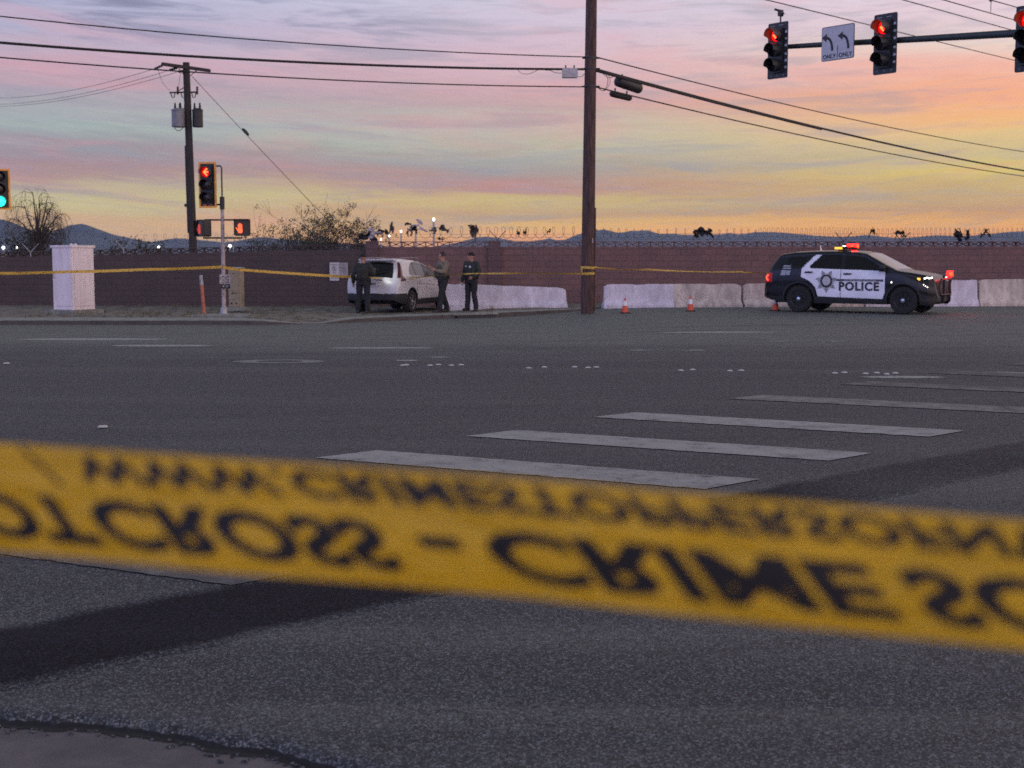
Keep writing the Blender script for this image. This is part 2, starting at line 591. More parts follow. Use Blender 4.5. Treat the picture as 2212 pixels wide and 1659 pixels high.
def asphalt(name, tint=None):
    m = bpy.data.materials.new(name)
    m.use_nodes = True
    m.node_tree.nodes.clear()
    q = NT(m.node_tree)
    b = q.n('ShaderNodeBsdfPrincipled')
    q.link(b.outputs[0], q.n('ShaderNodeOutputMaterial').inputs[0])
    co = q.n('ShaderNodeTexCoord').outputs['Object']
    x, y, z = q.sep(co)
    large = q.noise(co, 0.16, 5, 0.6, 0.5)
    medium = q.noise(co, 1.1, 6, 0.6)
    # worn wheel tracks run across the picture
    streak = q.noise(q.xyz(q.math('MULTIPLY', x, 0.05), q.math('ADD', q.math('MULTIPLY', y, 0.75), q.math('MULTIPLY', x, 0.02))), 1.0, 5, 0.6, 0.3)
    grain = q.n('ShaderNodeTexVoronoi')
    q.link(co, grain.inputs['Vector'])
    grain.inputs['Scale'].default_value = 135.0
    coarse = q.noise(co, 55.0, 4, 0.7)
    c = q.mix(q.step(large, 0.35, 0.65), (0.030, 0.036, 0.048), (0.042, 0.049, 0.062))
    c = q.mix(q.math('MULTIPLY', q.step(streak, 0.44, 0.66), 0.75), c, (0.122, 0.128, 0.124))
    c = q.mix(q.math('MULTIPLY', q.step(medium, 0.52, 0.72), 0.30), c, (0.055, 0.052, 0.060))
    # older, paler lanes far across, sky sheen painted in; darker, violet-grey lane this side of the dots
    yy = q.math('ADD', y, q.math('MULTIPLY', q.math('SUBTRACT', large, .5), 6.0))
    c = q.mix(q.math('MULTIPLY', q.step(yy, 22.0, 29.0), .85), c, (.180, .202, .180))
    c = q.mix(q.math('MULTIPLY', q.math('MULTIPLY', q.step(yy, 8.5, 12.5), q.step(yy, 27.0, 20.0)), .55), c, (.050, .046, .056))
    skid = q.noise(q.xyz(q.math('MULTIPLY', q.math('ADD', x, q.math('MULTIPLY', y, .35)), .12), q.math('MULTIPLY', q.math('SUBTRACT', y, q.math('MULTIPLY', x, .35)), 1.6), 5.0), 1.0, 5, .62, .5)
    c = q.mix(q.math('MULTIPLY', q.step(skid, .52, .68), .55), c, (.028, .027, .031))
    stain = q.noise(co, .55, 3, .5, 1.2)
    c = q.mix(q.math('MULTIPLY', q.step(stain, .60, .74), .40), c, (.030, .029, .034))
    # fine cracks, wide apart
    wob = q.n('ShaderNodeVectorMath', operation='ADD')
    q.link(co, wob.inputs[0])
    nz_ = q.n('ShaderNodeTexNoise')
    q.link(co, nz_.inputs['Vector'])
    nz_.inputs['Scale'].default_value = 1.7
    nz_.inputs['Detail'].default_value = 6
    sc_ = q.n('ShaderNodeVectorMath', operation='SCALE')
    q.link(nz_.outputs['Color'], sc_.inputs[0])
    sc_.inputs['Scale'].default_value = .9
    q.link(sc_.outputs[0], wob.inputs[1])
    ck_ = q.n('ShaderNodeTexVoronoi', feature='DISTANCE_TO_EDGE')
    q.link(wob.outputs[0], ck_.inputs['Vector'])
    ck_.inputs['Scale'].default_value = .33
    crack = q.math('MULTIPLY', q.step(ck_.outputs['Distance'], .0075, .002), q.step(q.noise(co, .35, 3, .5), .48, .60))
    c = q.mix(q.math('MULTIPLY', crack, .75), c, (.014, .014, .016))
    c = q.mix(q.math('MULTIPLY', q.step(q.noise(co, 9.0, 5, .7), .50, .66), .35), c, (.088, .090, .094))
    c = q.mix(q.math('MULTIPLY', q.step(q.noise(co, 13.0, 5, .7), .50, .36), .40), c, (.026, .026, .032))
    stone = q.sep(grain.outputs['Color'])[0]
    c = q.mix(q.math('MULTIPLY', q.step(stone, 0.66, 0.97), 0.8), c, (0.24, 0.25, 0.265))
    c = q.mix(q.math('MULTIPLY', q.step(stone, 0.42, 0.05), 0.85), c, (0.014, 0.014, 0.018))
    if tint:                       # newer, darker laying that thins out towards its ragged edges
        laid = q.math('ADD', q.n('ShaderNodeAttribute', attribute_name='laid').outputs['Fac'], q.math('MULTIPLY', q.math('SUBTRACT', q.noise(co, 26, 5, .8), .5), 1.6))
        c = q.mix(q.step(laid, .05, .95), c, q.mix(1.0, c, tint, 'MULTIPLY'))
    q.link(c, b.inputs['Base Color'])
    b.inputs['Roughness'].default_value = 0.74
    b.inputs['Specular IOR Level'].default_value = 0.08 if tint else 0.28
    bn = q.n('ShaderNodeBump')
    bn.inputs['Strength'].default_value = 0.9
    bn.inputs['Distance'].default_value = 0.012
    h = q.math('ADD', q.math('MULTIPLY', stone, 0.6), q.math('MULTIPLY', coarse, 0.9))
    q.link(h, bn.inputs['Height'])
    q.link(bn.outputs[0], b.inputs['Normal'])
    return m


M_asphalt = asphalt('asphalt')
M_patch = asphalt('newer_asphalt', (.17, .155, .25))
M_scuff2 = pm('faint_worn_asphalt', (0.20, 0.21, 0.20), 0.9, var=.25, scale=8, bump=.4, bscale=60, dirt=((.11, .115, .115), 4, .7))
M_scuff = pm('pale_worn_asphalt', (0.31, 0.32, 0.30), 0.9, var=.25, scale=14, bump=.4, bscale=60, dirt=((.15, .155, .15), 5, .7))


M_crackshade = pm('crack_and_shade', (.012, .012, .013), .9, var=.3, scale=40)  # edge crack and the shadow band along it, in one dark colour


def edgeY(X):
    """ragged near edge of the asphalt along the gutter"""
    base = interp([(-6, 6.1), (-2.0, 5.22), (-1.55, 5.12), (-1.2, 5.02), (-.85, 4.86), (-.6, 4.70), (-.35, 4.5), (6, 2.0)], X)
    return base + 0.045 * noise.noise((X * 4.0, 0.3, 0)) + 0.025 * noise.noise((X * 13.0, 4.3, 0)) + 0.012 * noise.noise((X * 37.0, 2.3, 0))


mb = MB()
xs = [-45, -36, -28, -22, -18, -15, -12, -10, -8.5, -7, -6, -5, -4, -3.2]
xs += [-2.6 + .03 * i for i in range(90)]
xs += [.3, .8, 1.5, 2.5, 3.5, 4.5, 6, 8, 10, 13, 16, 20, 28, 40, 55]
rows = [0, .03, .08, .2, .5, 1, 2, 4, 7, 11, 15, 18, 20, 21, 22, 23, 24, 25, 26, 27, 28, 29, 30, 31, 32, 33, 35, 37, 40, 47]
nx = len(xs)
vs = []
for x in xs:                     # skirt of the broken edge
    vs.append((x, edgeY(x) - 0.03 - .015 * rnd.random(), -0.06))
for j, d in enumerate(rows):
    for x in xs:
        e = edgeY(x)
        y = e + d if d < 4 else max(e + 4, d + 5.0)
        zz = G(x, y)
        if j == 0:
            zz -= 0.018 + .012 * rnd.random()
        elif j == 1:
            zz -= 0.006
        vs.append((x, y, zz))
fs = [(j * nx + i, j * nx + i + 1, (j + 1) * nx + i + 1, (j + 1) * nx + i) for j in range(len(rows)) for i in range(nx - 1)]
mb.add(vs, fs)
for k_, f_ in enumerate(mb.f):      # broken edge: dark binder, with the shadow band painted in
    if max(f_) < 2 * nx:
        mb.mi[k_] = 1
tag(mb.build('road', [M_asphalt, M_crackshade], smooth=40), kind='structure')

mb = MB().box((-2, 3.2, -0.26), (60, 7.0, 0.44))
tag(mb.build('gutter', M_gutter), kind='structure')
mb = MB()                       # crack where asphalt and gutter part, its shadow painted as a dark strip
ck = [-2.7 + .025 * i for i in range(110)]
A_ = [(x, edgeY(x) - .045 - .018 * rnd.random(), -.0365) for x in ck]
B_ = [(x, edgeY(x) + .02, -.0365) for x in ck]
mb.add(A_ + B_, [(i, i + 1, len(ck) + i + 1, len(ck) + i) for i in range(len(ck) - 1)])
tag(mb.build('joint_and_shade', M_crackshade), kind='structure')
mb = MB()
for i in range(110):            # loose crumbs along the broken edge
    x = rnd.uniform(-2.3, -.2)
    y = edgeY(x) - .04 - abs(rnd.gauss(0.0, .035))
    r = rnd.uniform(.003, .010)
    mb.ball((x, y, -0.04 + r * .5), r, 4, (1.3, 1, .7))
tag(mb.build('gravel', M_asphalt), 'loose asphalt crumbs along the broken road edge', 'gravel', kind='stuff')

mb = MB()
mb.add([(-9000, -400, -0.5), (9000, -400, -0.5), (9000, 9000, -0.5), (-9000, 9000, -0.5)], [(0, 1, 2, 3)])
tag(mb.build('terrain', M_terrain), kind='structure')

M_kerbface = pm('shaded_dirty_kerb_face', (.085, .075, .072), .9, var=.25, scale=2, dirt=((.03, .027, .027), 2, .7))  # shade on the kerb face put into the colour, with dirt
# kerb, pavement strip and dirt verge behind it
kx = []
x = -45.0
while x < 3.2:
    kx.append(x)
    x += 0.25 if x > -16 else 3.0
kx.append(3.2)


def kerb_h(x, y):
    return max(V(x, y), G(x, y) + 0.012)


vk, fk = [], []
for x in kx:
    y = interp(KERB, x)
    zt = kerb_h(x, y)
    vk += [(x, y, G(x, y) - .05), (x, y + .015, zt - .012), (x, y + .03, zt), (x, y + .17, zt)]
for i in range(len(kx) - 1):
    for j in range(3):
        fk.append((i * 4 + j, (i + 1) * 4 + j, (i + 1) * 4 + j + 1, i * 4 + j + 1))
mb = MB().add(vk, fk)
mb.mi = [1 if j % 3 < 1 else 0 for j in range(len(mb.f))]
tag(mb.build('kerb', [M_concrete, M_kerbface]), kind='structure')
SW = lambda x: 1.35 * (1 - sst(-8.0, -5.5, x)) + .75 * sst(-5.5, -4.2, x) * (1 - sst(0.5, 2.2, x)) + .05
vp, fp = [], []
for x in kx:
    y = interp(KERB, x)
    for k in range(4):
        yy = y + .172 + SW(x) * k / 3
        vp.append((x, yy, kerb_h(x, yy) - .002))
for i in range(len(kx) - 1):
    for j in range(3):
        fp.append((i * 4 + j, (i + 1) * 4 + j, (i + 1) * 4 + j + 1, i * 4 + j + 1))
mb = MB().add(vp, fp)
tag(mb.build('pavement', M_concrete), kind='structure')
vv, fv = [], []
NV = 26
for x in kx:
    y0 = interp(KERB, x) + .172 + SW(x) - .03
    for k in range(NV + 1):
        yy = y0 + (50.5 - y0) * (k / NV) ** 1.2
        b = 0.035 * noise.noise((x * .9, yy * .9, 1.0)) * sst(0, 2, k)
        vv.append((x, yy, V(x, yy) - .008 + b))
for i in range(len(kx) - 1):
    for j in range(NV):
        a = i * (NV + 1) + j
        fv.append((a, a + NV + 1, a + NV + 2, a + 1))
mb = MB().add(vv, fv)
tag(mb.build('verge', M_dirt, smooth=60), kind='structure')
# concrete landing beside the signal pole
c0 = [gp(640 - 25, 676, -.03), gp(575, 687, -.03), gp(820 / 2 + 60, 687, -.03), gp(520, 676, -.03)]
mb = MB()
pl = [(-7.3, 39.0), (-9.0, 38.9), (-8.6, 40.2), (-7.4, 40.4)]
mb.add([(p[0], p[1], V(*p) + .03) for p in pl] + [(p[0], p[1], V(*p) - .1) for p in pl], [(0, 1, 2, 3), (0, 4, 5, 1), (1, 5, 6, 2), (2, 6, 7, 3), (3, 7, 4, 0)])
tag(mb.build('landing', M_concrete), kind='structure')

# dry weeds and small stones
M_weed = pm('dry_weeds', (0.13, 0.115, 0.07), 0.9, var=.4, scale=3)
mb = MB()
for i in range(420):
    u = rnd.uniform(-13.5, -0.6)
    yk = interp(KERB, u) + .17 + SW(u)
    y = yk + rnd.random() ** 1.6 * (45.8 - yk) if rnd.random() < .7 else 48.2 - rnd.random() * 1.2
    if -5.6 < u < -1.2 and y < 45 and rnd.random() < .85:
        continue
    z = V(u, y)
    hh = rnd.uniform(.03, .13) * (1.6 if noise.noise((u * .5, y * .5, 3)) > .15 else 1)
    for k in range(rnd.randint(6, 12)):
        a, rr = rnd.uniform(0, 6.28), rnd.uniform(.02, .14)
        p = Vector((u + rr * math.cos(a), y + rr * math.sin(a), z - .01))
        tip = p + Vector((rnd.gauss(0, .06), rnd.gauss(0, .06), hh * rnd.uniform(.5, 1.2)))
        wv = Vector((math.cos(a + 1.5), math.sin(a + 1.5), 0)) * .007
        mb.add([p - wv, p + wv, tip], [(0, 1, 2)])
for i in range(160):
    u = rnd.uniform(-13.5, -.6)
    yk = interp(KERB, u) + .2 + SW(u)
    y = yk + rnd.random() * (45.6 - yk)
    r = rnd.uniform(.012, .04)
    mb.ball((u, y, V(u, y)), r, 4, (1.2, 1, .7))
tag(mb.build('weeds', M_weed), 'dry weeds and stones on the dirt verge below the wall', 'weeds', kind='stuff')

# newer asphalt strip of a trench, crossing from the near left to the right
mb = MB()
lo, up = [], []
for i in range(90):
    s = -0.35 + 1.75 * i / 89
    a = Vector((-2.02, 5.44, 0)).lerp(Vector((2.95, 10.14, 0)), s)
    b = Vector((-2.36, 6.45, 0)).lerp(Vector((3.2, 11.55, 0)), s)
    j1, j2 = .03 * noise.noise((s * 25, 0, 0)), .05 * noise.noise((s * 22, 5, 0))
    p0_, p1_ = Vector((a.x + j1, a.y - j1, .0006)), Vector((b.x + j2, b.y - j2, .0006))
    d_ = (p1_ - p0_).normalized() * .16
    lo.append(p0_)
    up += [p0_ + d_ + Vector((0, 0, .0035)), p1_ - d_ + Vector((0, 0, .0035)), p1_]
PATCHW = [0.0] * 90
for i in range(90):
    w_ = 1 - .62 * sst(.62, .95, -0.35 + 1.75 * i / 89)
    PATCHW += [w_, w_, 0.0]
mb.add(lo + up, [(i, i + 1, 90 + 3 * i + 3, 90 + 3 * i) for i in range(89)] + [(90 + 3 * i + k, 90 + 3 * i + 3 + k, 90 + 3 * i + 4 + k, 90 + 3 * i + 1 + k) for i in range(89) for k in (0, 1)])
o = mb.build('asphalt_patch', M_patch)
at_ = o.data.attributes.new('laid', 'FLOAT', 'POINT')
for k_, w_ in enumerate(PATCHW):
    at_.data[k_].value = w_
tag(o, kind='structure')

# crosswalk bars, worn white paint
quads = []
bar1 = [gp(680, 990), gp(1500, 1055), gp(1600, 1035), gp(815, 975)]
bar3 = [gp(1280, 902), gp(2030, 948), gp(2120, 932), gp(1370, 892)]
step = sum(((b - a) * .5 for a, b in zip(bar1, bar3)), Vector()) / 4
dl = ((bar1[1] - bar1[0]) + (bar1[2] - bar1[3]) + (bar3[1] - bar3[0]) + (bar3[2] - bar3[3])) / 4
dw = ((bar1[3] - bar1[0]) + (bar1[2] - bar1[1]) + (bar3[3] - bar3[0]) + (bar3[2] - bar3[1])) / 4
o0 = sum(bar1, Vector()) / 4 - dl / 2 - dw / 2
corner = {-1: gp(500, 1266) - dl, 0: gp(680, 990), 1: gp(1005, 943), 2: gp(1280, 902), 3: gp(1572, 862), 4: gp(1812, 831), 5: gp(2005, 807), 6: gp(2170, 788)}
for kbar in range(-1, 7):
    o = corner.get(kbar, o0 + step * (kbar - .35 if kbar < 0 else kbar))
    mb = MB()
    n = 40
    A = [o + dl * i / n + dw * .05 * noise.noise((i * .9, kbar, 0)) for i in range(n + 1)]
    B = [o + dw + dl * i / n + dw * .05 * noise.noise((i * .9, kbar, 9)) for i in range(n + 1)]
    mb.add([(p.x, p.y, .0062) for p in A + B], [(i, i + 1, n + 2 + i, n + 1 + i) for i in range(n)])
    tag(mb.build('crosswalk_marking', M_paint3 if kbar < 0 else M_paint if kbar < 3 else M_paint2 if kbar < 4 else M_paint3), kind='structure')


# worn pale patches and a round utility collar in the far lanes
def blob(u, v, wpx, hpx, name, m, ring=None, dz=.004):
    c = gp(u, v)
    a = wpx / 2 / F * c.y
    b = (gp(u, v - hpx / 2) - gp(u, v + hpx / 2)).length / 2
    n = 40
    def rim(k, s):
        pts = []
        for i in range(n):
            an = 2 * math.pi * i / n
            jj = 1 + .12 * noise.noise((math.cos(an) * 2, math.sin(an) * 2, u * .1))
            x, y = c.x + a * k * jj * math.cos(an), c.y + b * k * jj * math.sin(an)
            pts.append((x, y, G(x, y) + dz))
        return pts
    mb = MB()
    if ring:
        mb.add(rim(1, 0) + rim(ring, 0), [(i, (i + 1) % n, n + (i + 1) % n, n + i) for i in range(n)])
    else:
        mb.add(rim(1, 0), [tuple(range(n))])
    return mb.build(name, m)


for args in ((605, 781, 200, 8, .5), (1440, 757, 170, 5, .6), (1745, 738, 180, 4, .6)):
    tag(blob(args[0], args[1], args[2], args[3], 'road_patch', M_scuff2, args[4]), kind='structure')
for args in ((200, 731, 330, 5), (880, 779, 50, 3), (1950, 815, 180, 5), (1550, 718, 260, 3), (350, 747, 220, 4), (950, 772, 45, 2), (820, 752, 240, 3), (2120, 806, 200, 5)):
    tag(blob(args[0], args[1], args[2], args[3], 'road_patch', M_scuff), kind='structure')

# raised white dots
dots = {
    'in the cluster straight below the white car': [(870, 790), (878, 789), (929, 790), (947, 788.5), (975, 790), (996, 789)],
    'in the cluster straight below the tall brown pole': [(1142, 796), (1176, 794), (1241, 793.5), (1270, 795), (1288, 794)],
    'in the cluster straight below the second traffic cone': [(1471, 801), (1496, 799.5), (1577, 802), (1601, 801)],
    'in the cluster straight below the police car': [(1803, 807), (1824, 805.5), (1870, 808), (1894, 806.5), (1915, 809), (1934, 807)],
}
M_dotb = None
first = None
for where, lst in dots.items():
    for (u, v) in lst:
        p = gp(u, v)
        if first is None:
            mbd = MB().lathe([(.001, .018), (.020, .016), (.036, .010), (.047, 0)][::-1], 14)
            first = o = mbd.build('road_dot', M_dot, smooth=40)
        else:
            o = first.copy()
            C.objects.link(o)
        o.location = (p.x, p.y, G(p.x, p.y) + .004)
        tag(o, 'round white raised road dot ' + where, 'road marker', 'raised white dots ' + where)
mbd = MB().box((0, 0, .02), (.09, .07, .016), top=.7)
o = mbd.build('road_marker', M_dot)
o.location = (gp(222, 925).x, gp(222, 925).y, .0)
tag(o, 'lone white bar-like marker on the dark asphalt, just above the yellow tape', 'road marker')
o2 = o.copy()
C.objects.link(o2)
p = gp(14, 787)
o2.location = (p.x, p.y, G(p.x, p.y))
tag(o2, 'lone white marker on the asphalt at the left edge, below the pale cabinet', 'road marker')


# ---------------------------------------------------------------- far hills
def ridge(name, prof, Y, depth, seed, mat):
    mb = MB()
    pts = []
    for (u0, v0), (u1, v1) in zip(prof, prof[1:]):
        n = max(1, int(abs(u1 - u0) / 4))
        for i in range(n):
            f = i / n
            u = u0 + (u1 - u0) * f
            v = v0 + (v1 - v0) * f + .9 * noise.noise((u * .09, seed, 0)) + .5 * noise.noise((u * .3, seed, 3))
            pts.append((u, v))
    rows = 9
    n = len(pts)
    vs = []
    for j in range(rows):
        f = j / (rows - 1)
        for i, (u, v) in enumerate(pts):
            p = at(u, v, Y)
            z0 = -1.0
            x = p.x
            y = Y - depth * (1 - f) + depth * .12 * noise.noise((u * .03, j * .6, seed))
            z = z0 + (p.z - z0) * (f ** 1.15) * (1 + (.22 * noise.noise((u * .05, j * .8, seed + 4)) if 0 < j < rows - 1 else 0))
            vs.append((x * y / Y, y, z))
    for i, (u, v) in enumerate(pts):
        p = at(u, v, Y)
        vs.append((p.x, Y + depth, -1))
    fs = [(j * n + i, j * n + i + 1, (j + 1) * n + i + 1, (j + 1) * n + i) for j in range(rows) for i in range(n - 1)]
    mb.add(vs, fs)
    return tag(mb.build(name, mat, smooth=80), kind='structure')


left_prof = [(-120, 468), (-40, 472), (0, 474), (19, 478), (42, 492), (75, 500), (106, 503), (129, 495), (152, 486), (176, 483), (193, 487), (219, 499), (248, 507), (277, 513),
             (309, 520), (322, 523), (348, 519), (380, 515), (406, 516), (450, 520), (484, 524), (515, 520), (542, 515), (567, 512), (612, 516), (680, 522), (760, 526), (830, 530)]
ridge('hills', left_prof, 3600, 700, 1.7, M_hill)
right_prof = [(930, 534), (994, 523), (1027, 513), (1049, 511), (1081, 515), (1111, 521), (1150, 521), (1188, 515), (1204, 519), (1220, 518), (1242, 509), (1256, 504), (1285, 497), (1305, 496),
              (1336, 503), (1363, 498), (1401, 498), (1421, 504), (1452, 505), (1486, 507), (1555, 506), (1577, 503), (1595, 506), (1631, 501), (1685, 501), (1725, 506), (1768, 509), (1806, 512),
              (1846, 510), (1873, 507), (1908, 512), (1940, 514), (1980, 512), (2020, 508), (2087, 510), (2128, 506), (2168, 502), (2212, 499), (2330, 494)]
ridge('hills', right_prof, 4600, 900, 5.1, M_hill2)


# ---------------------------------------------------------------- block walls
def blocks(name, lo, hi, mortar, stain):
    m = bpy.data.materials.new(name)
    m.use_nodes = True
    m.node_tree.nodes.clear()
    q = NT(m.node_tree)
    b = q.n('ShaderNodeBsdfPrincipled')
    q.link(b.outputs[0], q.n('ShaderNodeOutputMaterial').inputs[0])
    co = q.n('ShaderNodeTexCoord').outputs['Object']
    x, y, z = q.sep(co)
    br = q.n('ShaderNodeTexBrick')
    q.link(q.xyz(x, z), br.inputs['Vector'])
    br.inputs['Scale'].default_value = 1.0
    br.inputs['Brick Width'].default_value = 0.405
    br.inputs['Row Height'].default_value = 0.203
    br.inputs['Mortar Size'].default_value = 0.011
    br.inputs['Mortar Smooth'].default_value = .3
    br.inputs['Bias'].default_value = 0.0
    br.inputs['Color1'].default_value = lo + (1,)
    br.inputs['Color2'].default_value = hi + (1,)
    br.inputs['Mortar'].default_value = mortar + (1,)
    n1 = q.noise(co, 1.3, 6, 0.6)
    n2 = q.noise(co, 14.0, 5, 0.7)
    c = q.mix(q.math('MULTIPLY', q.step(n1, .42, .70), .6), br.outputs[0], stain)
    c = q.mix(q.math('MULTIPLY', q.step(n2, .45, .7), .35), c, tuple(k * 1.5 for k in hi))
    c = q.mix(q.math('MULTIPLY', q.step(n2, .5, .3), .35), c, tuple(k * .5 for k in lo))
    q.link(c, b.inputs['Base Color'])
    b.inputs['Roughness'].default_value = .92
    bn = q.n('ShaderNodeBump')
    bn.inputs['Strength'].default_value = .8
    bn.inputs['Distance'].default_value = .012
    q.link(q.math('ADD', q.math('MULTIPLY', br.outputs[1], -1.0), q.math('MULTIPLY', q.noise(co, 55, 4, .7), .5)), bn.inputs['Height'])
    q.link(bn.outputs[0], b.inputs['Normal'])
    return m


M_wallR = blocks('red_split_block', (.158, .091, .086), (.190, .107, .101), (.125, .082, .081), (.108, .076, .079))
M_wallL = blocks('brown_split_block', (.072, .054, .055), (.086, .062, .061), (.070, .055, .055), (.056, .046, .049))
M_pilaster = blocks('grey_brown_pilaster', (.11, .068, .074), (.13, .078, .084), (.10, .07, .07), (.09, .06, .07))


def wall(name, label, p0, p1, z0, z1, mat, pilasters, parent_label=None):
    """p0-p1 along the front face; z0/z1 top height at both ends; openwork block course on top"""
    p0, p1 = Vector(p0), Vector(p1)
    L = (p1 - p0).length
    a = math.atan2(p1.y - p0.y, p1.x - p0.x)
    t = thing(name, label, 'wall', (p0.x, p0.y, 0), a)
    sl = (z1 - z0) / L
    H = lambda x: z0 + sl * x
    sh = Matrix(((1, 0, 0, 0), (0, 1, 0, 0), (sl, 0, 1, 0), (0, 0, 0, 1)))
    mb = MB(sh)
    mb.add([(0, 0, -.6), (L, 0, -.6), (L, 0, z0 - .205), (0, 0, z0 - .205), (0, .2, -.6), (L, .2, -.6), (L, .2, z0 - .205), (0, .2, z0 - .205)],
           [(0, 1, 2, 3), (5, 4, 7, 6), (3, 2, 6, 7), (0, 3, 7, 4), (1, 5, 6, 2)])
    mb.build('block_face', mat, t)
    # openwork blocks: frame, crossed ribs and a small centre ring
    mb = MB(sh)
    n = int(L / .405)
    zc = z0 - .205
    mb.box((L / 2, .1, zc + .012), (L, .19, .024))
    mb.box((L / 2, .1, zc + .192), (L, .19, .026))
    for i in range(n + 1):
        x = i * .405
        if any(abs(x - q) < .32 for q in pilasters):
            continue
        mb.box((x, .1, zc + .1015), (.035, .186, .157))
        if i == n:
            break
        xm = x + .2025
        for s in (-1, 1):
            an = math.atan2(.155, .185) * s
            for side in (-1, 1):
                mb.box((xm + side * .093, .1, zc + .1015 + s * side * .04), (.19, .15, .024), Matrix.Rotation(-an * .55, 4, 'Y'))
        mb.rbox((xm, .1, zc + .1015), (.07, .17, .07), .03, 3)
    mb.build('openwork_course', mat, t)
    for q in pilasters:
        mb = MB(sh)
        mb.box((q, .06, (zc + .205 - .6) / 2 + .008), (.42, .36, zc + .205 + .62))
        mb.build('pilaster', M_pilaster, t)
    return t, H


YW = 48.6
xc = at(791, 545, YW).x
xr = at(2900, 545, YW).x
ztop = at(1500, 521.5, YW).z
wr, _ = wall('block_wall', 'reddish block wall with openwork top course behind the concrete barriers', (xc, YW), (xr, YW + .4), ztop, ztop + .02, M_wallR,
             [.2, at(1068, 545, YW).x - xc])
xl = at(-560, 545, YW + .9).x
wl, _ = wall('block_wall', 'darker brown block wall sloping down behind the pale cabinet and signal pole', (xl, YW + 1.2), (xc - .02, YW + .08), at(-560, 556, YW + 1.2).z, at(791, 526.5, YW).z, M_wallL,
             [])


# ---------------------------------------------------------------- barriers
def barrier(label, u0, v0t, u1, v1t, Y0, Y1, mats, seed, split=None, base0=None, base1=None):
    a, b = at(u0, v0t, Y0), at(u1, v1t, Y1)
    L = Vector((b.x - a.x, b.y - a.y)).length
    ang = math.atan2(b.y - a.y, b.x - a.x)
    t = thing('concrete_barrier', label, 'barrier', (a.x, a.y, 0), ang, 'concrete barriers along the wall')
    h0, h1 = a.z, b.z
    prof = [(.30, 0), (.29, .10), (.13, .34), (.085, .95), (.075, 1.0)]   # half thickness by share of height
    mb = MB()
    n = max(8, int(L / .12))
    rings = []
    for i in range(n + 1):
        f = i / n
        x = L * f
        h = h0 + (h1 - h0) * f
        e = min(f, 1 - f) * L
        chip = .10 * max(0, noise.noise((x * 1.3, seed, 0)) - .30) + .007 * noise.noise((x * 6, seed, 2))
        if e < .16:
            chip += (.16 - e) * (.45 if noise.noise((seed, f * 2, 1)) > -.1 else .12)
        h -= chip
        ring = []
        for s in (-1, 1):
            pr = prof if s < 0 else prof[::-1]
            for hw, k in pr:
                xx = x
                if i == 0:
                    xx += .03 * k + .04 * noise.noise((k * 4, seed, 4))
                if i == n:
                    xx -= .03 * k + .04 * noise.noise((k * 4, seed, 6))
                ring.append((xx, s * hw * (1 + .012 * noise.noise((x * 5, k * 5, seed))), k * h if k else -.15))
        rings.append(ring)
    m = len(rings[0])
    vs = [p for r in rings for p in r]
    for i in range(n):
        mb.m = 1 if split is not None and (i / n) < split else 0
        mb.add([], [])
        b0 = 0
        fs = [(i * m + j, (i + 1) * m + j, (i + 1) * m + (j + 1) % m, i * m + (j + 1) % m) for j in range(m)]
        if i == 0:
            mb.v = [Vector(p) for p in vs]
        mb.f += fs
        mb.mi += [mb.m] * len(fs)
    mb.f += [tuple(range(m)), tuple(n * m + j for j in range(m - 1, -1, -1))]
    mb.mi += [1 if split else 0, 0]
    mb.build('barrier_body', mats, t, smooth=35)
    return t


M2 = [M_barrier, M_barrierw]
barrier('whitewashed concrete barrier with peeling base behind the standing officers', 953, 612, 1223, 622, 44.4, 44.9, [M_barrierw, M_barrierw], 1.0)
barrier('concrete barrier with its left half painted white, beside the tall brown pole', 1303, 614, 1601, 613, 44.6, 45.0, M2, 2.2, split=.5)
barrier('plain concrete barrier with a chipped corner, half hidden behind the rear of the police car', 1604, 613, 1860, 609, 45.0, 45.4, M2, 3.3)
barrier('concrete barrier with a whitewashed end ahead of the police car push bumper', 1864, 609, 2110, 604, 45.4, 45.7, [M_barrierw, M_barrierw], 4.6)
barrier('grey concrete barrier running out at the right edge behind the police car nose', 2112, 604, 2330, 601, 45.7, 46.0, M2, 5.8)


# ---------------------------------------------------------------- razor and barbed wire along the wall top
def coil(name, label, u0, u1, v0, v1, Y, pitch, rad, seed, r=.0065):
    a, b = at(u0, v0, Y), at(u1, v1, Y)
    L = (b - a).length
    d = (b - a) / L
    mb = MB()
    pts = []
    n = int(L / pitch * 16)
    ph = 0.0
    for i in range(n + 1):
        x = L * i / n
        ph += 2 * math.pi * (L / n) / (pitch * (1 + .35 * noise.noise((x * .5, seed, 0))))
        rr = rad * (1 + .22 * noise.noise((x * .8, seed, 3)))
        p = a + d * (x + rad * .58 * math.cos(ph)) + Vector((0, rr * .8 * math.cos(ph), rr * math.sin(ph) + .04 * noise.noise((x * .9, seed, 5))))
        pts.append(p)
    mb.tube(pts, r, 4)
    o = mb.build(name, M_wire)
    return tag(o, label, 'razor wire', 'razor wire coils on the walls')


M_wire = pm('dull_wire', (.07, .06, .058), .6, metal=.3)
coil('razor_wire', 'loosely spaced razor wire coil on the red wall, left of the tall brown pole', 905, 1262, 503, 502, YW + .15, .30, .20, 1.1)
coil('razor_wire', 'razor wire coil on the wall between the tall brown pole and the police car', 1284, 1640, 505, 506, YW + .15, .27, .17, 2.1)
coil('razor_wire', 'tightly wound razor wire coil on the wall above the police car', 1640, 2880, 504, 506, YW + .2, .155, .19, 3.1, .005)
coil('razor_wire', 'thin sagging razor wire coil above the darker wall, behind the signal pole', 310, 590, 516, 514, YW + .7, .36, .16, 4.1, .005)


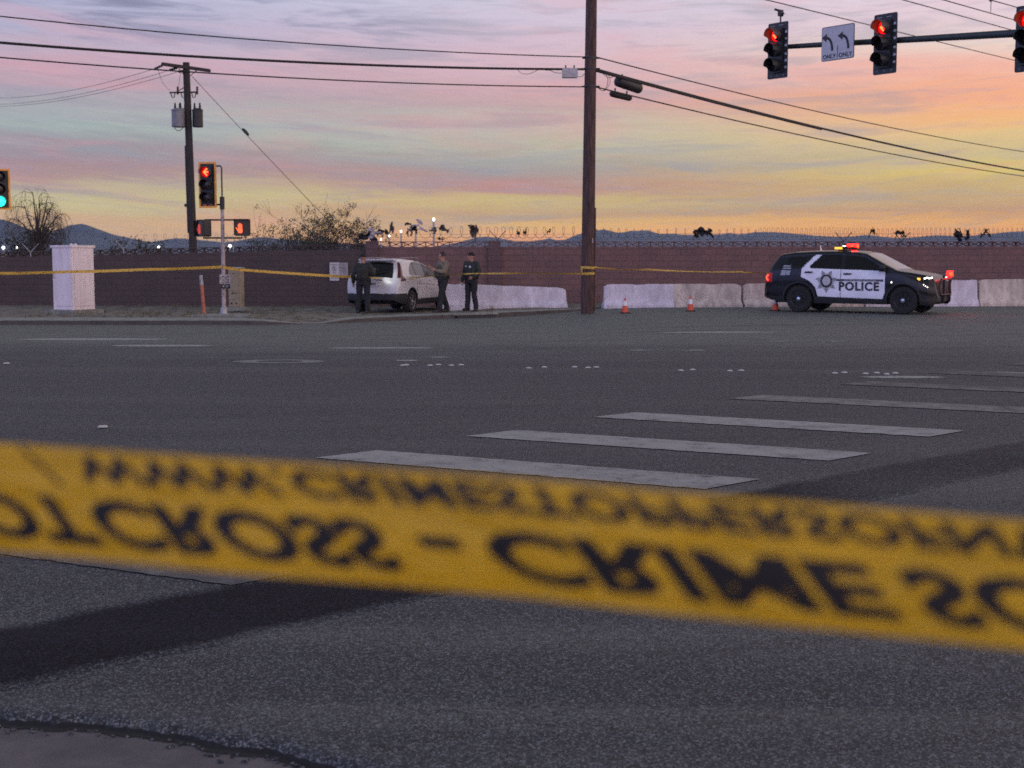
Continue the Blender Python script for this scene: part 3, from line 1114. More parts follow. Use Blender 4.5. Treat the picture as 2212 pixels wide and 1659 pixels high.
def strand(name, label, cat, pts, r, mat, sag=0.0, n=24, group=None):
    """cable hung through the given points"""
    full = []
    for a, b in zip(pts, pts[1:]):
        for i in range(n):
            f = i / n
            p = Vector(a).lerp(Vector(b), f)
            p.z -= sag * 4 * f * (1 - f)
            full.append(p)
    full.append(Vector(pts[-1]))
    o = MB().tube(full, r, 6).build(name, mat, smooth=80)
    return tag(o, label, cat, group)


for i, (du, dl) in enumerate(((517, 'lowest'), (511, 'middle'), (504.5, 'topmost'))):
    strand('barbed_wire', dl + ' straight barbed wire strand over the red wall', 'barbed wire', [at(800, du + 1, YW + .1), at(1500, du, YW + .1), at(2880, du - 1, YW + .4)], .0045, M_wire, .02, 12, 'straight barbed wire strands')

for (u, v, lab, mt) in ((1075, 517, 'dark Y-shaped wire bracket on the red wall right of the beanie officer', M_wire), (1822, 521, 'Y-shaped wire bracket on the wall above the police car roof', M_wire),
                    (1948, 521, 'Y-shaped wire bracket on the wall above the police car hood', M_wire), (66, 545, 'pale Y-shaped bracket on the wall under the bare tree', M_galv),
                    (267, 538, 'pale Y-shaped bracket on the wall right of the pale cabinet', M_galv), (504, 533, 'pale Y-shaped bracket on the wall right of the signal pole', M_galv)):
    p = at(u, v, YW + .12)
    t = thing('wire_bracket', lab, 'bracket', p, 0)
    MB().tube([(0, 0, -.15), (0, 0, .02)], .018, 6).tube([(0, 0, 0), (-.28, -.02, .30)], .014, 6).tube([(0, 0, 0), (.28, .02, .30)], .014, 6).build('bracket_arms', mt, t)


# rags and plastic bags caught in the wire
def rag(name, label, cat, u, v, wpx, hpx, mat, seed, Y=YW + .1, arch=0.0):
    p = at(u, v, Y)
    w_, h_ = wpx / F * Y, hpx / F * Y
    t = MB(T(p))
    n = 22
    vs, fs, keep = [], [], {}
    for i in range(n + 1):
        for j in range(n + 1):
            x, z = (i / n - .5), (j / n - .5)
            ed = max(abs(x), abs(z)) * 2
            k = 1 + .5 * noise.noise((x * 3, z * 3, seed))
            dz = -arch * (2 * x) ** 2
            y = .35 * max(w_, h_) * noise.noise((x * 4, z * 3, seed + 9)) + .12 * max(w_, h_) * noise.noise((x * 9, z * 9, seed + 5))
            vs.append((x * w_ * k + .1 * w_ * noise.noise((x * 5, z * 5, seed + 2)), y, (z + dz) * h_ * k + .15 * h_ * noise.noise((x * 6, z * 4, seed + 7))))
            keep[i, j] = (noise.noise((x * 3.2, z * 2.6, seed + 20)) * 1.3 + .75 * noise.noise((x * 10, z * 7, seed + 31)) + .48 - ed * .70 + (.3 if abs(z - dz * .3) < .12 else 0)) > 0
    for i in range(n):
        for j in range(n):
            if sum(keep[a] for a in ((i, j), (i + 1, j), (i, j + 1), (i + 1, j + 1))) >= 3:
                fs.append((i * (n + 1) + j, (i + 1) * (n + 1) + j, (i + 1) * (n + 1) + j + 1, i * (n + 1) + j + 1))
    # keep the largest connected scrap
    left_, best = set(range(len(fs))), []
    owner = {}
    for q, f in enumerate(fs):
        for a in f:
            owner.setdefault(a, []).append(q)
    while left_:
        st, grp_ = [left_.pop()], []
        while st:
            q = st.pop()
            grp_.append(q)
            for a in fs[q]:
                for r2 in owner[a]:
                    if r2 in left_:
                        left_.discard(r2)
                        st.append(r2)
        if len(grp_) > len(best):
            best = grp_
    fs = [fs[q] for q in best]
    us = sorted({a for f in fs for a in f})
    ix = {a: q for q, a in enumerate(us)}
    t.add([vs[a] for a in us], [tuple(ix[a] for a in f) for f in fs])
    o = t.build(name, mat, smooth=60)
    return tag(o, label, cat)


M_ragk = pm('dark_rag', (.02, .02, .022), .9, var=.3)
M_ragg = pm('grey_rag', (.13, .115, .12), .9, var=.3)
M_ragp = pm('pale_plastic', (.42, .36, .40), .6, var=.2)
M_ragb = pm('brown_rag', (.10, .075, .06), .9, var=.3)
for r_ in (
    ('rag', 'big dark rag arched over the wall corner beside the bushes', 'rag', 790, 510, 42, 30, M_ragk, 1, .35), ('plastic_bag', 'pale plastic sheet hanging beside the dark arched rag', 'plastic bag', 812, 503, 34, 24, M_ragp, 2, 0),
    ('rag', 'thin grey rag standing up tall in the wire above the white car', 'rag', 846, 490, 12, 34, M_ragg, 3, 0), ('rag', 'small dark rag low in the wire left of the tall grey rag', 'rag', 827, 501, 22, 22, M_ragk, 31, .3),
    ('rag', 'grey rag with a dark pointed top in the wire', 'rag', 883, 494, 16, 26, M_ragg, 4, 0), ('rag', 'dark tip caught on top of the pointed grey rag', 'rag', 882, 484, 14, 8, M_ragk, 41, .3),
    ('plastic_bag', 'pale bag blown sideways in the wire', 'plastic bag', 901, 487, 36, 18, M_ragp, 5, .2), ('rag', 'black rag hanging under the pale blown bag', 'rag', 894, 497, 14, 20, M_ragk, 6, 0),
    ('rag', 'grey flapping rag right of the bright floodlight post', 'rag', 952, 492, 38, 22, M_ragg, 7, .3), ('rag', 'small black scrap lying on the openwork blocks', 'rag', 953, 517, 14, 12, M_ragk, 8, 0),
    ('rag', 'large brownish rag standing in the wire above the beanie officer', 'rag', 1022, 507, 30, 38, M_ragb, 9, 0), ('rag', 'black tip of cloth over the large brownish rag', 'rag', 1021, 489, 20, 10, M_ragk, 10, 0),
    ('rag', 'left one of two curled black scraps in the wire loops', 'rag', 1120, 504, 11, 20, M_ragk, 11, 0), ('rag', 'right one of two curled black scraps in the wire loops', 'rag', 1134, 503, 10, 19, M_ragk, 12, 0),
    ('rag', 'thin black scrap in a wire loop left of the brown pole', 'rag', 1185, 500, 8, 14, M_ragk, 13, .3), ('rag', 'black rag spread wide in the wire midway between pole and police car', 'rag', 1520, 500, 38, 20, M_ragk, 14, .5),
    ('rag', 'black rag dangling left of the wide black rag', 'rag', 1504, 507, 14, 22, M_ragk, 15, 0), ('rag', 'small curved black scrap above the police windscreen', 'rag', 1885, 498, 17, 14, M_ragk, 16, .6),
    ('rag', 'dark tangled scraps around the wire bracket above the police hood', 'rag', 1946, 504, 30, 18, M_ragk, 17, .3), ('rag', 'dark rag draped in the wire above the police car nose', 'rag', 2062, 506, 34, 24, M_ragk, 18, .3),
    ('rag', 'black rag hooked beside the rag above the police car nose', 'rag', 2088, 507, 16, 22, M_ragk, 19, 0), ('rag', 'small arched black rag near the right edge in the wire', 'rag', 2130, 500, 20, 16, M_ragk, 20, .6),
):
    rag(r_[0], r_[1], r_[2], r_[3], r_[4], r_[5] * .98, r_[6] * 1.0, r_[7], r_[8] * 3.7, arch=r_[9])


# ---------------------------------------------------------------- tall brown pole and its lines
pb, ptp = at(1268.5, 662, 41.3), at(1277.5, 0, 41.3)
pb.z = 0.0
dirp = (ptp - pb).normalized()
top = pb + dirp * 12.2
t = thing('utility_pole', 'tall brown wooden utility pole wrapped with yellow tape, centre of the picture', 'utility pole', pb, 0)
rt = lambda k: .20 - .058 * k
mb = MB().tube([(dirp * 12.2 * k - Vector((0, 0, .3 if k == 0 else 0))) for k in [0, .05, .2, .4, .6, .8, 1]], [rt(k) for k in [0, .05, .2, .4, .6, .8, 1]], 16)
mb.build('pole_shaft', M_woodpole, t, smooth=60)
MB().tube([dirp * .02 + Vector((.205, -.05, 0)), dirp * 3.0 + Vector((.195, -.05, 0))], .022, 6).build('conduit', M_woodpole, t)
MB().rbox(dirp * 2.05 + Vector((.12, -.17, 0)), (.03, .02, .13), .005).build('number_tag', M_ragp, t)
for k in (7.25, 6.95, 6.45):
    q = dirp * k
    mb = MB()
    mb.tube([q + Vector((-.24, -.02, 0)), q + Vector((.27, -.02, 0))], .025, 6)
    mb.lathe([(rt(k / 12.2) + .008, -.03), (rt(k / 12.2) + .008, .03)], 14, T(q))
    mb.build('clamp', M_blackm, t)
MB().box(dirp * 11.9, (2.6, .12, .12), RZ(.5)).build('crossarm', M_wooddark, t)

SAGR = .62
onp = lambda v: pb + dirp * ((at(1275, v, 41.3).z - pb.z) / dirp.z)
defs = [('uppermost thin cable', 123.5, 22, 302, .016), ('thick lashed cable', 150, 79, 343, .034), ('lowest cable', 188, 111, 355, .018)]
for nm, vp, vl, vr, r in defs:
    a = onp(vp)
    b = at(0, vl, 33.5)
    far = a + (b - a) * 1.5
    far.z += .25
    strand('overhead_cable', nm + ' running left from the tall brown pole', 'cable', [a + Vector((-.14, -.05, 0)), far], r, M_cable, .34, 40, 'cables left of the tall pole')
    c = at(2212, vr, 72)
    far2 = a + (c - a) * 1.7
    strand('overhead_cable', nm + ' running right and away from the tall brown pole', 'cable', [a + Vector((.14, -.05, 0)), far2], r * 1.15, M_cable, SAGR, 40, 'cables right of the tall pole')
# second lashed cable bundle, thicker close to the pole
a = onp(150) + Vector((.14, -.05, 0))
far2 = onp(150) + (at(2212, 343, 72) - onp(150)) * 1.7


def on_cable(f):
    q = a.lerp(far2, f)
    q.z -= SAGR * 4 * f * (1 - f)
    return q


def cable_at(u):
    lo_, hi_ = 0.0, 1.0
    for _ in range(40):
        m_ = (lo_ + hi_) / 2
        if uv(on_cable(m_))[0] < u:
            lo_ = m_
        else:
            hi_ = m_
    return on_cable(lo_)


strand('cable_bundle', 'thickened cable bundle just right of the tall brown pole', 'cable', [on_cable(.012 * i) + Vector((0, -.02, -.045)) for i in range(20)], .032, M_cable, 0, 2)

# lines from the pole top away to the right, behind the signals
for i, (u0, v0, u1, v1, Y0, Y1) in enumerate(((1657, 0, 2190, 130, 50, 74), (1952, 0, 2190, 66, 52, 66), (2039, 0, 2212, 49, 50, 62), (2140, 0, 2230, 25, 50, 60))):
    a, b = at(u0, v0, Y0), at(u1, v1, Y1)
    strand('power_line', ('first', 'second', 'third', 'fourth')[i] + ' thin power line from the left, crossing the upper right corner behind the signals', 'power line',
           [a - (b - a) * .25, b + (b - a) * .6], .019, M_cable, 0, 8, 'power lines in the upper right corner')

# splice cases and boxes slung from the cables
def onray(u, v, Y):
    return at(u, v, Y)


def capsule(name, label, u0, v0, u1, v1, Y0, Y1, r, m):
    a, b = at(u0, v0, Y0), at(u1, v1, Y1)
    d = (b - a)
    L = d.length
    q = d.to_track_quat('Z', 'Y').to_matrix().to_4x4()
    t = thing(name, label, 'splice case', a)
    mb = MB(q)
    mb.lathe([(r * .3, 0), (r * .8, .015), (r, .06), (r, L * .3), (r * 1.04, L * .32), (r * 1.04, L * .36), (r, L * .38), (r, L - .06), (r * .8, L - .015), (r * .3, L)], 14)
    mb.build('case_shell', m, t, smooth=50)
    for k in (.2, .8):
        MB(q).box((0, r + .03, L * k), (.03, .12, .04)).build('hanger', M_blackm, t)
    return t


capsule('splice_case', 'large black cylindrical splice case hung under the thick cable right of the pole', 1333, 175, 1382, 192, 42.4, 43.3, .155, M_plastic)
capsule('splice_case', 'smaller black splice case on the lowest cable right of the pole', 1320, 202, 1362, 212, 42.2, 43.0, .095, M_plastic)
p = at(1231, 158, 40.8)
t = thing('junction_box', 'grey junction box hung on the thick cable left of the tall brown pole', 'junction box', p)
MB().rbox((0, 0, 0), (.44, .24, .26), .03).build('box_shell', M_galv, t)
MB().box((-.12, 0, .16), (.04, .05, .12)).build('hanger', M_blackm, t)
MB().box((.12, 0, .16), (.04, .05, .12)).build('hanger', M_blackm, t)


def loop(label, pts, Y, r=.009):
    if Y is None:                              # heights given as pixels below the thick cable
        P = []
        for u, dv in pts:
            q = cable_at(u)
            P.append(q + Vector((0, -.04, -dv / F * q.y)))
    else:
        P = [at(u, v, Y) for u, v in pts]
    full = []
    n = len(P)
    for i in range(n - 1):                     # Catmull-Rom
        p0, p1, p2, p3 = P[max(i - 1, 0)], P[i], P[i + 1], P[min(i + 2, n - 1)]
        for k in range(8):
            s = k / 8
            full.append(.5 * ((2 * p1) + (p2 - p0) * s + (2 * p0 - 5 * p1 + 4 * p2 - p3) * s * s + (3 * p1 - p0 - 3 * p2 + p3) * s ** 3))
    full.append(P[-1])
    tag(MB().tube(full, r, 5).build('cable_loop', M_cable), label, 'cable loop')


loop('wide slack cable loop hanging close to the right side of the tall pole', [(1290, 152), (1306, 158), (1313, 172), (1310, 188), (1302, 196), (1292, 190)], 41.2)
loop('inner slack loop beside the tall pole, crossing the wide one', [(1293, 151), (1312, 160), (1318, 176), (1312, 190), (1304, 197)], 41.25, .007)
loop('short cable tail looping up to the thick cable by the pole', [(1298, 155), (1308, 164), (1318, 168), (1328, 163)], 41.4, .008)
loop('small closed loop under the thick cable beyond the large splice case', [(1393, 1), (1394, 12), (1404, 19), (1414, 16), (1419, 2)], None, .012)
loop('long drooping loop from the large splice case to the thick cable', [(1383, 14), (1393, 22), (1408, 26), (1420, 22), (1432, 11), (1442, 2)], None, .010)
loop('thin loop from the junction box left along the thick cable', [(1213, 158), (1200, 157), (1188, 152), (1178, 152)], 40.6, .008)
loop('thin loop drooping under the thick cable further left of the junction box', [(1118, 150), (1126, 158), (1140, 160), (1152, 156), (1162, 151)], 40.2, .007)
loop('thin tail from the junction box to the tall pole', [(1248, 165), (1256, 166), (1262, 160), (1266, 153)], 41.0, .008)
loop('coiled slack strap on the thick cable, left of the middle', [(1440, 1), (1448, 6), (1460, 6), (1472, 1), (1462, 2), (1446, 3)], None, .014)
loop('split bundle end with two loose tails on the thick cable', [(1632, 0), (1645, 4), (1660, 5), (1672, 1), (1655, 2), (1668, 6)], None, .012)
loop('short dark wrap on the thick cable near the right edge', [(1936, 1), (1944, 3), (1958, 3), (1966, 1)], None, .055)

M_can = pm('grey_transformer_paint', (.20, .20, .225), .5, var=.15)
# ---------------------------------------------------------------- wooden pole with transformers behind the wall
Yp = 60.0
pb2, pt2 = at(417, 530, Yp), at(402, 135, Yp)
d2 = (pt2 - pb2)
pb2 = pb2 - d2 * ((pb2.z + .5) / d2.z)
Ht = (pt2 - pb2).length
d2.normalize()
t = thing('utility_pole', 'dark wooden utility pole with crossarm and transformers behind the darker wall', 'utility pole', pb2)
MB().tube([d2 * Ht * k for k in (0, .3, .6, 1)], [.175, .165, .155, .14], 14).build('pole_shaft', M_wooddark, t, smooth=60)
MB().tube([d2 * Ht * .30 + Vector((-.17, -.06, 0)), d2 * Ht * .55 + Vector((-.16, -.06, 0)), d2 * Ht * .66 + Vector((-.15, -.06, 0))], .035, 6).build('conduit', M_blackm, t)
MB().rbox(d2 * Ht * .415 + Vector((-.2, -.05, 0)), (.16, .14, .14), .05).build('bracket', M_blackm, t)
loc = lambda u, v, Y=Yp: at(u, v, Y) - pb2
arm_a, arm_b = loc(352, 139, Yp - .9), loc(452, 153, Yp + .9)
for dz, dy in ((0, -.16), (.02, .16)):
    a_, b_ = arm_a + Vector((0, dy, dz)), arm_b + Vector((0, dy, dz))
    rot = (b_ - a_).to_track_quat('X', 'Z').to_matrix().to_4x4()
    MB().box((a_ + b_) / 2, ((b_ - a_).length, .10, .12), rot).build('crossarm', M_wooddark, t)
mb = MB()
mb.tube([loc(386, 148, Yp - .3), loc(403, 168)], .02, 5).tube([loc(425, 152, Yp + .3), loc(406, 168)], .02, 5)
mb.build('brace', M_blackm, t)
for (u, v, du, dv, yy) in ((349, 142, -13, 6, Yp - .9), (381, 147, -13, 4, Yp - .4), (400, 152, -12, 3, Yp)):
    mb = MB()
    for k in range(4):
        mb.ball(loc(u + du * k / 3, v + dv * k / 3, yy), .055, 6)
    mb.tube([loc(u, v, yy), loc(u + du, v + dv, yy)], .02, 5)
    mb.build('insulator', M_blackm, t)
# cut-out bracket
mb = MB()
mb.tube([loc(366, 200, Yp - .2), loc(426, 199, Yp + .2)], .035, 6)
for u in (384, 426):
    mb.tube([loc(u, 187), loc(u, 204)], .045, 6)
mb.tube([loc(386, 196), loc(402, 186)], .02, 5)
for u in (369, 391, 414):
    mb.tube([loc(u, 201), loc(u + 3, 211), loc(u + 7, 211), loc(u + 9, 201)], .022, 5)
mb.build('cutout_bracket', M_blackm, t)
for (u, yy, lab) in ((385, Yp - .25, 'pale grey transformer can facing the road'), (395, Yp + .35, None), (427, Yp - .1, 'dark transformer can right of the pole')):
    c = loc(u, 256 if u != 427 else 256, yy)
    r = .27 if u != 427 else .22
    mb = MB(T(c))
    mb.lathe([(r * .9, -.36), (r, -.34), (r, .30), (r * 1.06, .31), (r * 1.06, .35), (r * .6, .42)], 18)
    mb.lathe([(r * 1.02, -.30), (r * 1.02, -.26)], 18)
    o = mb.build('transformer', M_can if u != 427 else M_blackm, t, smooth=40, label=lab)
    mb = MB(T(c))
    for du in (-.12, .1):
        mb.lathe([(.03, .38), (.06, .42), (.035, .46), (.055, .5), (.03, .54), (.045, .58), (.012, .66)], 8, T((du, 0, 0)))
    mb.build('bushing', M_blackm, o)
MB().tube([loc(377, 268), loc(378, 278), loc(384, 283), loc(390, 281), loc(397, 275)], .015, 5).build('jumper_wire', M_cable, t)
mb = MB().tube([loc(341, 150, Yp - .9), loc(346, 165), loc(352, 180), loc(367, 196)], .008, 4)
mb.build('jumper_wire', M_cable, t)
MB().tube([loc(392, 152), loc(388, 170), loc(386, 186)], .008, 4).build('jumper_wire', M_cable, t)
for i, (v0, v1) in enumerate(((148, 206), (151, 221), (154, 226))):
    u0 = (336, 368, 388)[i]
    a, b = at(u0, v0, Yp - (.9, .4, 0)[i]), at(-40, v1 + 4, 95)
    strand('power_line', ('uppermost', 'middle', 'lowest')[i] + ' of the three faint lines sagging left from the transformer pole', 'power line', [a, b], .010, M_wire, .42, 30, 'faint lines left of the transformer pole')
a, b = at(415, 165, Yp), at(712, 478, 58)
g = strand('guy_wire', 'diagonal guy wire from the transformer pole down into the bushes', 'guy wire', [a, a + (b - a) * 1.12], .012, M_wire, 0.05, 30)
p = at(530.5, 285, 59.3)
q = (b - a).to_track_quat('Z', 'Y').to_matrix().to_4x4()
tag(MB(T(p) @ q).lathe([(.012, -.22), (.06, -.14), (.075, 0), (.06, .14), (.012, .22)], 8).build('guy_insulator', M_blackm), 'small dark insulator halfway down the diagonal guy wire', 'insulator')


# ---------------------------------------------------------------- traffic signals
def signal_head(mb_body, parent, lit, arrow=True, border=None, plate=(.62, 1.30), louvres=True, visor=.22, zc=0.0, litmats=None):
    """three-lens head facing local -Y, centre of the backplate at (0,0,zc)"""
    W_, H_ = plate
    t = parent
    mb = MB(T(0, 0, zc)).rbox((0, .03, 0), (W_, .012, H_), .04, 3)
    mb.build('backplate', M_signal, t)
    mb = MB(T(0, 0, zc)).rbox((0, .06, 0), (.36, .19, 1.06), .03, 3)
    mb.build('housing', M_signal, t)
    if border:
        mb = MB(T(0, 0, zc))
        bw = .05
        for s in (-1, 1):
            mb.box((s * (W_ / 2 - bw / 2), .018, 0), (bw, .012, H_ - 2 * bw))
            mb.box((0, .018, s * (H_ / 2 - bw / 2)), (W_, .012, bw))
        mb.build('reflective_border', border, t)
    if louvres:
        for k in (-.42, -.26, -.10, .10, .26, .42):
            MB(T(0, 0, zc)).rbox((W_ / 2 - .055, .022, k), (.065, .012, .055), .01, 2).build('backplate_slot', M_slot, t)
        for k in (-.2, 0, .2):
            MB(T(0, 0, zc)).rbox((k, .022, -H_ / 2 + .07), (.06, .012, .05), .01, 2).build('backplate_slot', M_slotd, t)
        for k in (-.16, .10):
            MB(T(0, 0, zc)).rbox((k, .022, H_ / 2 - .075), (.14, .012, .012), .004, 2).build('backplate_slot', M_slot, t)
    for i, z in enumerate((.355, 0, -.355)):
        on = i == lit
        # tunnel visor, open towards the road, cut away below
        mb = MB(T(0, 0, zc))
        n = 22
        vs, fs = [], []
        r0, r1 = .162, .150
        for k in range(n + 1):
            an = R(-62 + 304 * k / n)
            ln = visor * (1.0 if math.sin(an) > -.2 else .55)
            for rr, yy in ((r0, -.03), (r0, -.03 - ln), (r1, -.03 - ln), (r1, -.03)):
                vs.append((rr * math.cos(an), yy, z + rr * math.sin(an)))
        for k in range(n):
            for j in range(3):
                fs.append((k * 4 + j, (k + 1) * 4 + j, (k + 1) * 4 + j + 1, k * 4 + j + 1))
        mb.add(vs, fs)
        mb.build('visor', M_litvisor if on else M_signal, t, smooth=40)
        mb = MB(T(0, 0, zc) @ T(0, -.032, z) @ Matrix.Rotation(R(90), 4, 'X'))
        mb.lathe([(.148, -.004), (.145, .006), (.10, .022), (.05, .030), (.001, .032)], 24, cap=False)
        if on and arrow:
            o = mb.build('lens', M_lensoff if litmats is None else litmats[1], t, smooth=60)
            mb = MB(T(0, -.068, z + zc))
            th = .032
            for sgn in (-1, 1):
                mb.box((-.018, 0, sgn * .042), (.155, .006, th), Matrix.Rotation(-sgn * R(46), 4, 'Y'))
            mb.box((.035, -.001, 0), (.115, .006, th * .95))
            mb.build('lit_arrow', litmats[0] if litmats else E_redarrow, o)
        else:
            mb.build('lens', litmats[0] if on and litmats else M_lensoff, t, smooth=60)
    return t


M_signalb = pm('weathered_signal_housing', (.045, .036, .036), .5)
M_slotd = pm('dull_slot', (.10, .10, .11), .6)
M_slot = pm('pale_slot', (.42, .42, .45), .6)
E_glowlens = lamp_mat('glowing_red_lens', (1.0, .004, .004), 1.8)


def mast_dir(n):
    return math.atan2(n[1], n[0]) + math.pi / 2   # rotation that turns -Y to n


NS = Vector((-.80, -.60, 0))
ra = mast_dir(NS)
SIG = [(1678.5, 109, 34.8, 'red-lit'), (1910.5, 94.5, 32.25, 'red-lit'), (2222, 82, 29.3, 'red-lit')]
labs = ['traffic signal at the tip of the mast arm, red left arrow lit', 'traffic signal right of the white lane sign on the mast arm, red left arrow lit', 'traffic signal cut by the right edge of the picture, red light lit']
armpts = []
for (u, v, Y, _), lb in zip(SIG, labs):
    p = at(u, v, Y)
    t = thing('traffic_signal', lb, 'traffic signal', p, ra, 'signals on the mast arm')
    signal_head(None, t, 0, True, None, (.64, 1.33), True, .27, litmats=(E_redarrow, E_glowlens))
    MB().box((0, .18, 0), (.07, .10, .5)).build('mount', M_darkarm, t)
    if u < 1700:
        mb = MB().tube([(0.05, .05, .66), (.05, .05, .80)], .02, 6).rbox((.05, .05, .88), (.10, .10, .16), .03).tube([(.05, .05, .93), (-.08, -.02, .98)], .03, 6).tube([(.0, .05, .84), (.16, .05, .86)], .022, 6)
        mb.build('detector', M_signal, t)
A0, A1 = at(1690, 99, 34.8) - NS * .22, at(2212, 68, 29.3) - NS * .22
dA = A1 - A0
t = thing('mast_arm', 'dark tapered signal mast arm reaching in from the right edge', 'mast arm', A0)
MB().tube([Vector(), dA * .5, dA, dA * 1.8], [.058, .068, .082, .105], 14).build('arm_tube', M_darkarm, t, smooth=60)
# lane sign
p = at(1810, 92, 33.15)
t = thing('lane_sign', 'white sign with two curved left arrows over ONLY ONLY on the mast arm', 'road sign', p, ra)
MB().rbox((0, 0, 0), (.96, .006, .78), .05, 4).build('sign_border', M_signk, t)
MB().rbox((0, -.006, 0), (.925, .006, .745), .04, 4).build('sign_face', M_signw, t)
mb = MB(T(0, -.0135, 0))
for cx in (-.235, .235):
    seg = []
    for k in range(9):
        a = R(90 * k / 8)
        seg.append((cx - .12 + .20 * math.cos(a) ** .8, -.16 + .30 * math.sin(a) ** 1.0))
    for (x0, z0), (x1, z1) in zip(seg, seg[1:]):
        an = math.atan2(z1 - z0, x1 - x0)
        mb.box(((x0 + x1) / 2, 0, (z0 + z1) / 2), (math.hypot(x1 - x0, z1 - z0) + .012, .004, .058), Matrix.Rotation(-an, 4, 'Y'))
    hx, hz = cx - .13, .135
    mb.prism([(hx - .10, hz + .015), (hx + .045, hz + .10), (hx + .035, hz - .085)], -.003, .003)
mb.box((0, 0, -.20), (.012, .004, .28))
for cx in (-.235, .235):
    vs, fs = text_shape('ONLY', .135, .003, 1.08)
    mb.add([(cx + q[0], -.002, -.335 + q[1]) for q in vs], fs)
mb.build('legend', M_signk, t)
MB().box((0, .1, 0), (.06, .18, .4)).build('mount', M_darkarm, t)

# pole signal on the left, yellow-bordered
Ys = 40.0
pbs = at(484, 679, Ys)
pbs.z = V(pbs.x, pbs.y)
pts_ = at(478.5, 355, Ys) - pbs
t = thing('signal_pole', 'slim pinkish signal pole with taped middle, between the wall and the kerb', 'signal pole', pbs)
up = pts_.normalized()
kz = lambda v: (at(480, v, Ys).z - pbs.z) / up.z
MB().tube([up * .02, up * kz(440)], [.060, .048], 14).build('pole_shaft', M_polemetal, t, smooth=60)
mb = MB().lathe([(.15, 0), (.15, .03), (.10, .05), (.085, .20), (.065, .22)], 16)
mb.build('base', M_galv, t, smooth=40)
MB().tube([up * kz(452), up * kz(425)], .068, 12).build('collar', M_signal, t, smooth=50)
h0 = up * kz(360)
MB().tube([up * kz(430), up * (kz(360) - .03), up * kz(358.5) + Vector((-.03, 0, 0)), up * kz(358.5) + Vector((-.22, 0, 0))], .022, 8).tube([up * kz(442), up * kz(442) + Vector((-.2, 0, 0))], .025, 8).build('top_bracket', M_signal, t, smooth=60)
mb = MB()
for v in (475, 514):
    q = up * kz(v)
    mb.tube([q + Vector((-.55, 0, .0 if v > 500 else -.04)), q + Vector((-.5, 0, 0)), q + Vector((.5, 0, 0)), q + Vector((.55, 0, .0 if v > 500 else -.04))], .024, 8)
mb.build('crossbar', M_signal, t, smooth=60)
p = at(447.5, 399.5, Ys)
t2 = thing('traffic_signal', 'yellow-bordered traffic signal with lit red left arrow on the slim pole', 'traffic signal', p, -.30)
signal_head(None, t2, 0, True, M_yellow, (.545, 1.27), False, .17, litmats=(E_redarrow, lamp_mat('glowing_lens', (1, .006, .004), .7)))
mb = MB()
for k in (-.09, .09):
    MB().rbox((k, .015, -.555), (.12, .01, .035), .012, 2).build('backplate_slot', M_stake, t2)
for (u, v, rz, lab, lit) in ((523.5, 492, -.15, 'pedestrian signal right of the slim pole showing a lit orange hand', True), (437, 493.5, .80, 'pedestrian signal left of the slim pole turned away, dim hand', False)):
    p = at(u, v, Ys)
    t3 = thing('pedestrian_signal', lab, 'pedestrian signal', p, -rz)
    MB().rbox((0, .05, 0), (.43, .22, .46), .05, 3).build('housing', M_signalb, t3)
    mb = MB()
    vd = .20 if lit else .09
    mb.box((0, -.06 - vd / 2, .235), (.45, vd, .012)).box((-.22, -.06 - vd / 2, 0), (.012, vd, .45)).box((.22, -.06 - vd / 2, 0), (.012, vd, .45))
    mb.build('visor', M_signal, t3)
    MB().box((0, -.062, 0), (.39, .004, .41)).build('face', M_lensoff, t3)
    mb = MB(T(-.06 if lit else -.05, -.068, -.02))
    mb.rbox((0, 0, -.06), (.125, .006, .14), .04, 3)
    for k, (xx, hh) in enumerate(((-.047, .11), (-.016, .135), (.016, .13), (.047, .10))):
        mb.rbox((xx, -.001, .01 + hh / 2), (.025, .006, hh), .012, 3)
    mb.rbox((-.085, -.001, -.02), (.025, .006, .11), .012, 3, rot=Matrix.Rotation(R(-32), 4, 'Y'))
    mb.build('hand_symbol', E_hand if lit else lamp_mat('dim_hand', (1, .10, .05), .45), t3)
# push-button plates on the pole
for (u, rz, lab, m) in ((480, .55, 'duller push-button plate on the left side of the slim pole', M_galv), (492, -.25, 'brighter pinkish push-button plate on the right side of the slim pole', M_polemetal)):
    p = at(u, 603, Ys - .10)
    t4 = thing('push_button', lab, 'push button', p, rz if u < 485 else -.3)
    MB().rbox((0, 0, 0), (.15, .012, .25), .015).build('plate', M_pinkplate if u > 485 else m, t4) if False else MB().rbox((0, 0, 0), (.155, .012, .26), .015).build('plate', m, t4)
    mb = MB()
    mb.box((-.045, -.009, .03), (.012, .004, .10)).box((.02, -.009, .07), (.06, .004, .03)).box((.02, -.009, 0), (.06, .004, .015)).box((.02, -.009, -.04), (.06, .004, .015)).box((0, -.009, -.09), (.10, .004, .018))
    mb.build('legend', M_signk, t4)
    mb = MB().rbox((.01, -.02, -.20), (.11, .07, .12), .03, 3)
    o = mb.build('button_housing', M_signal, t4)
    MB(T(.01, -.06, -.20) @ Matrix.Rotation(R(90), 4, 'X')).lathe([(.028, 0), (.025, .012), (.001, .014)], 12).build('button', M_galv, o)

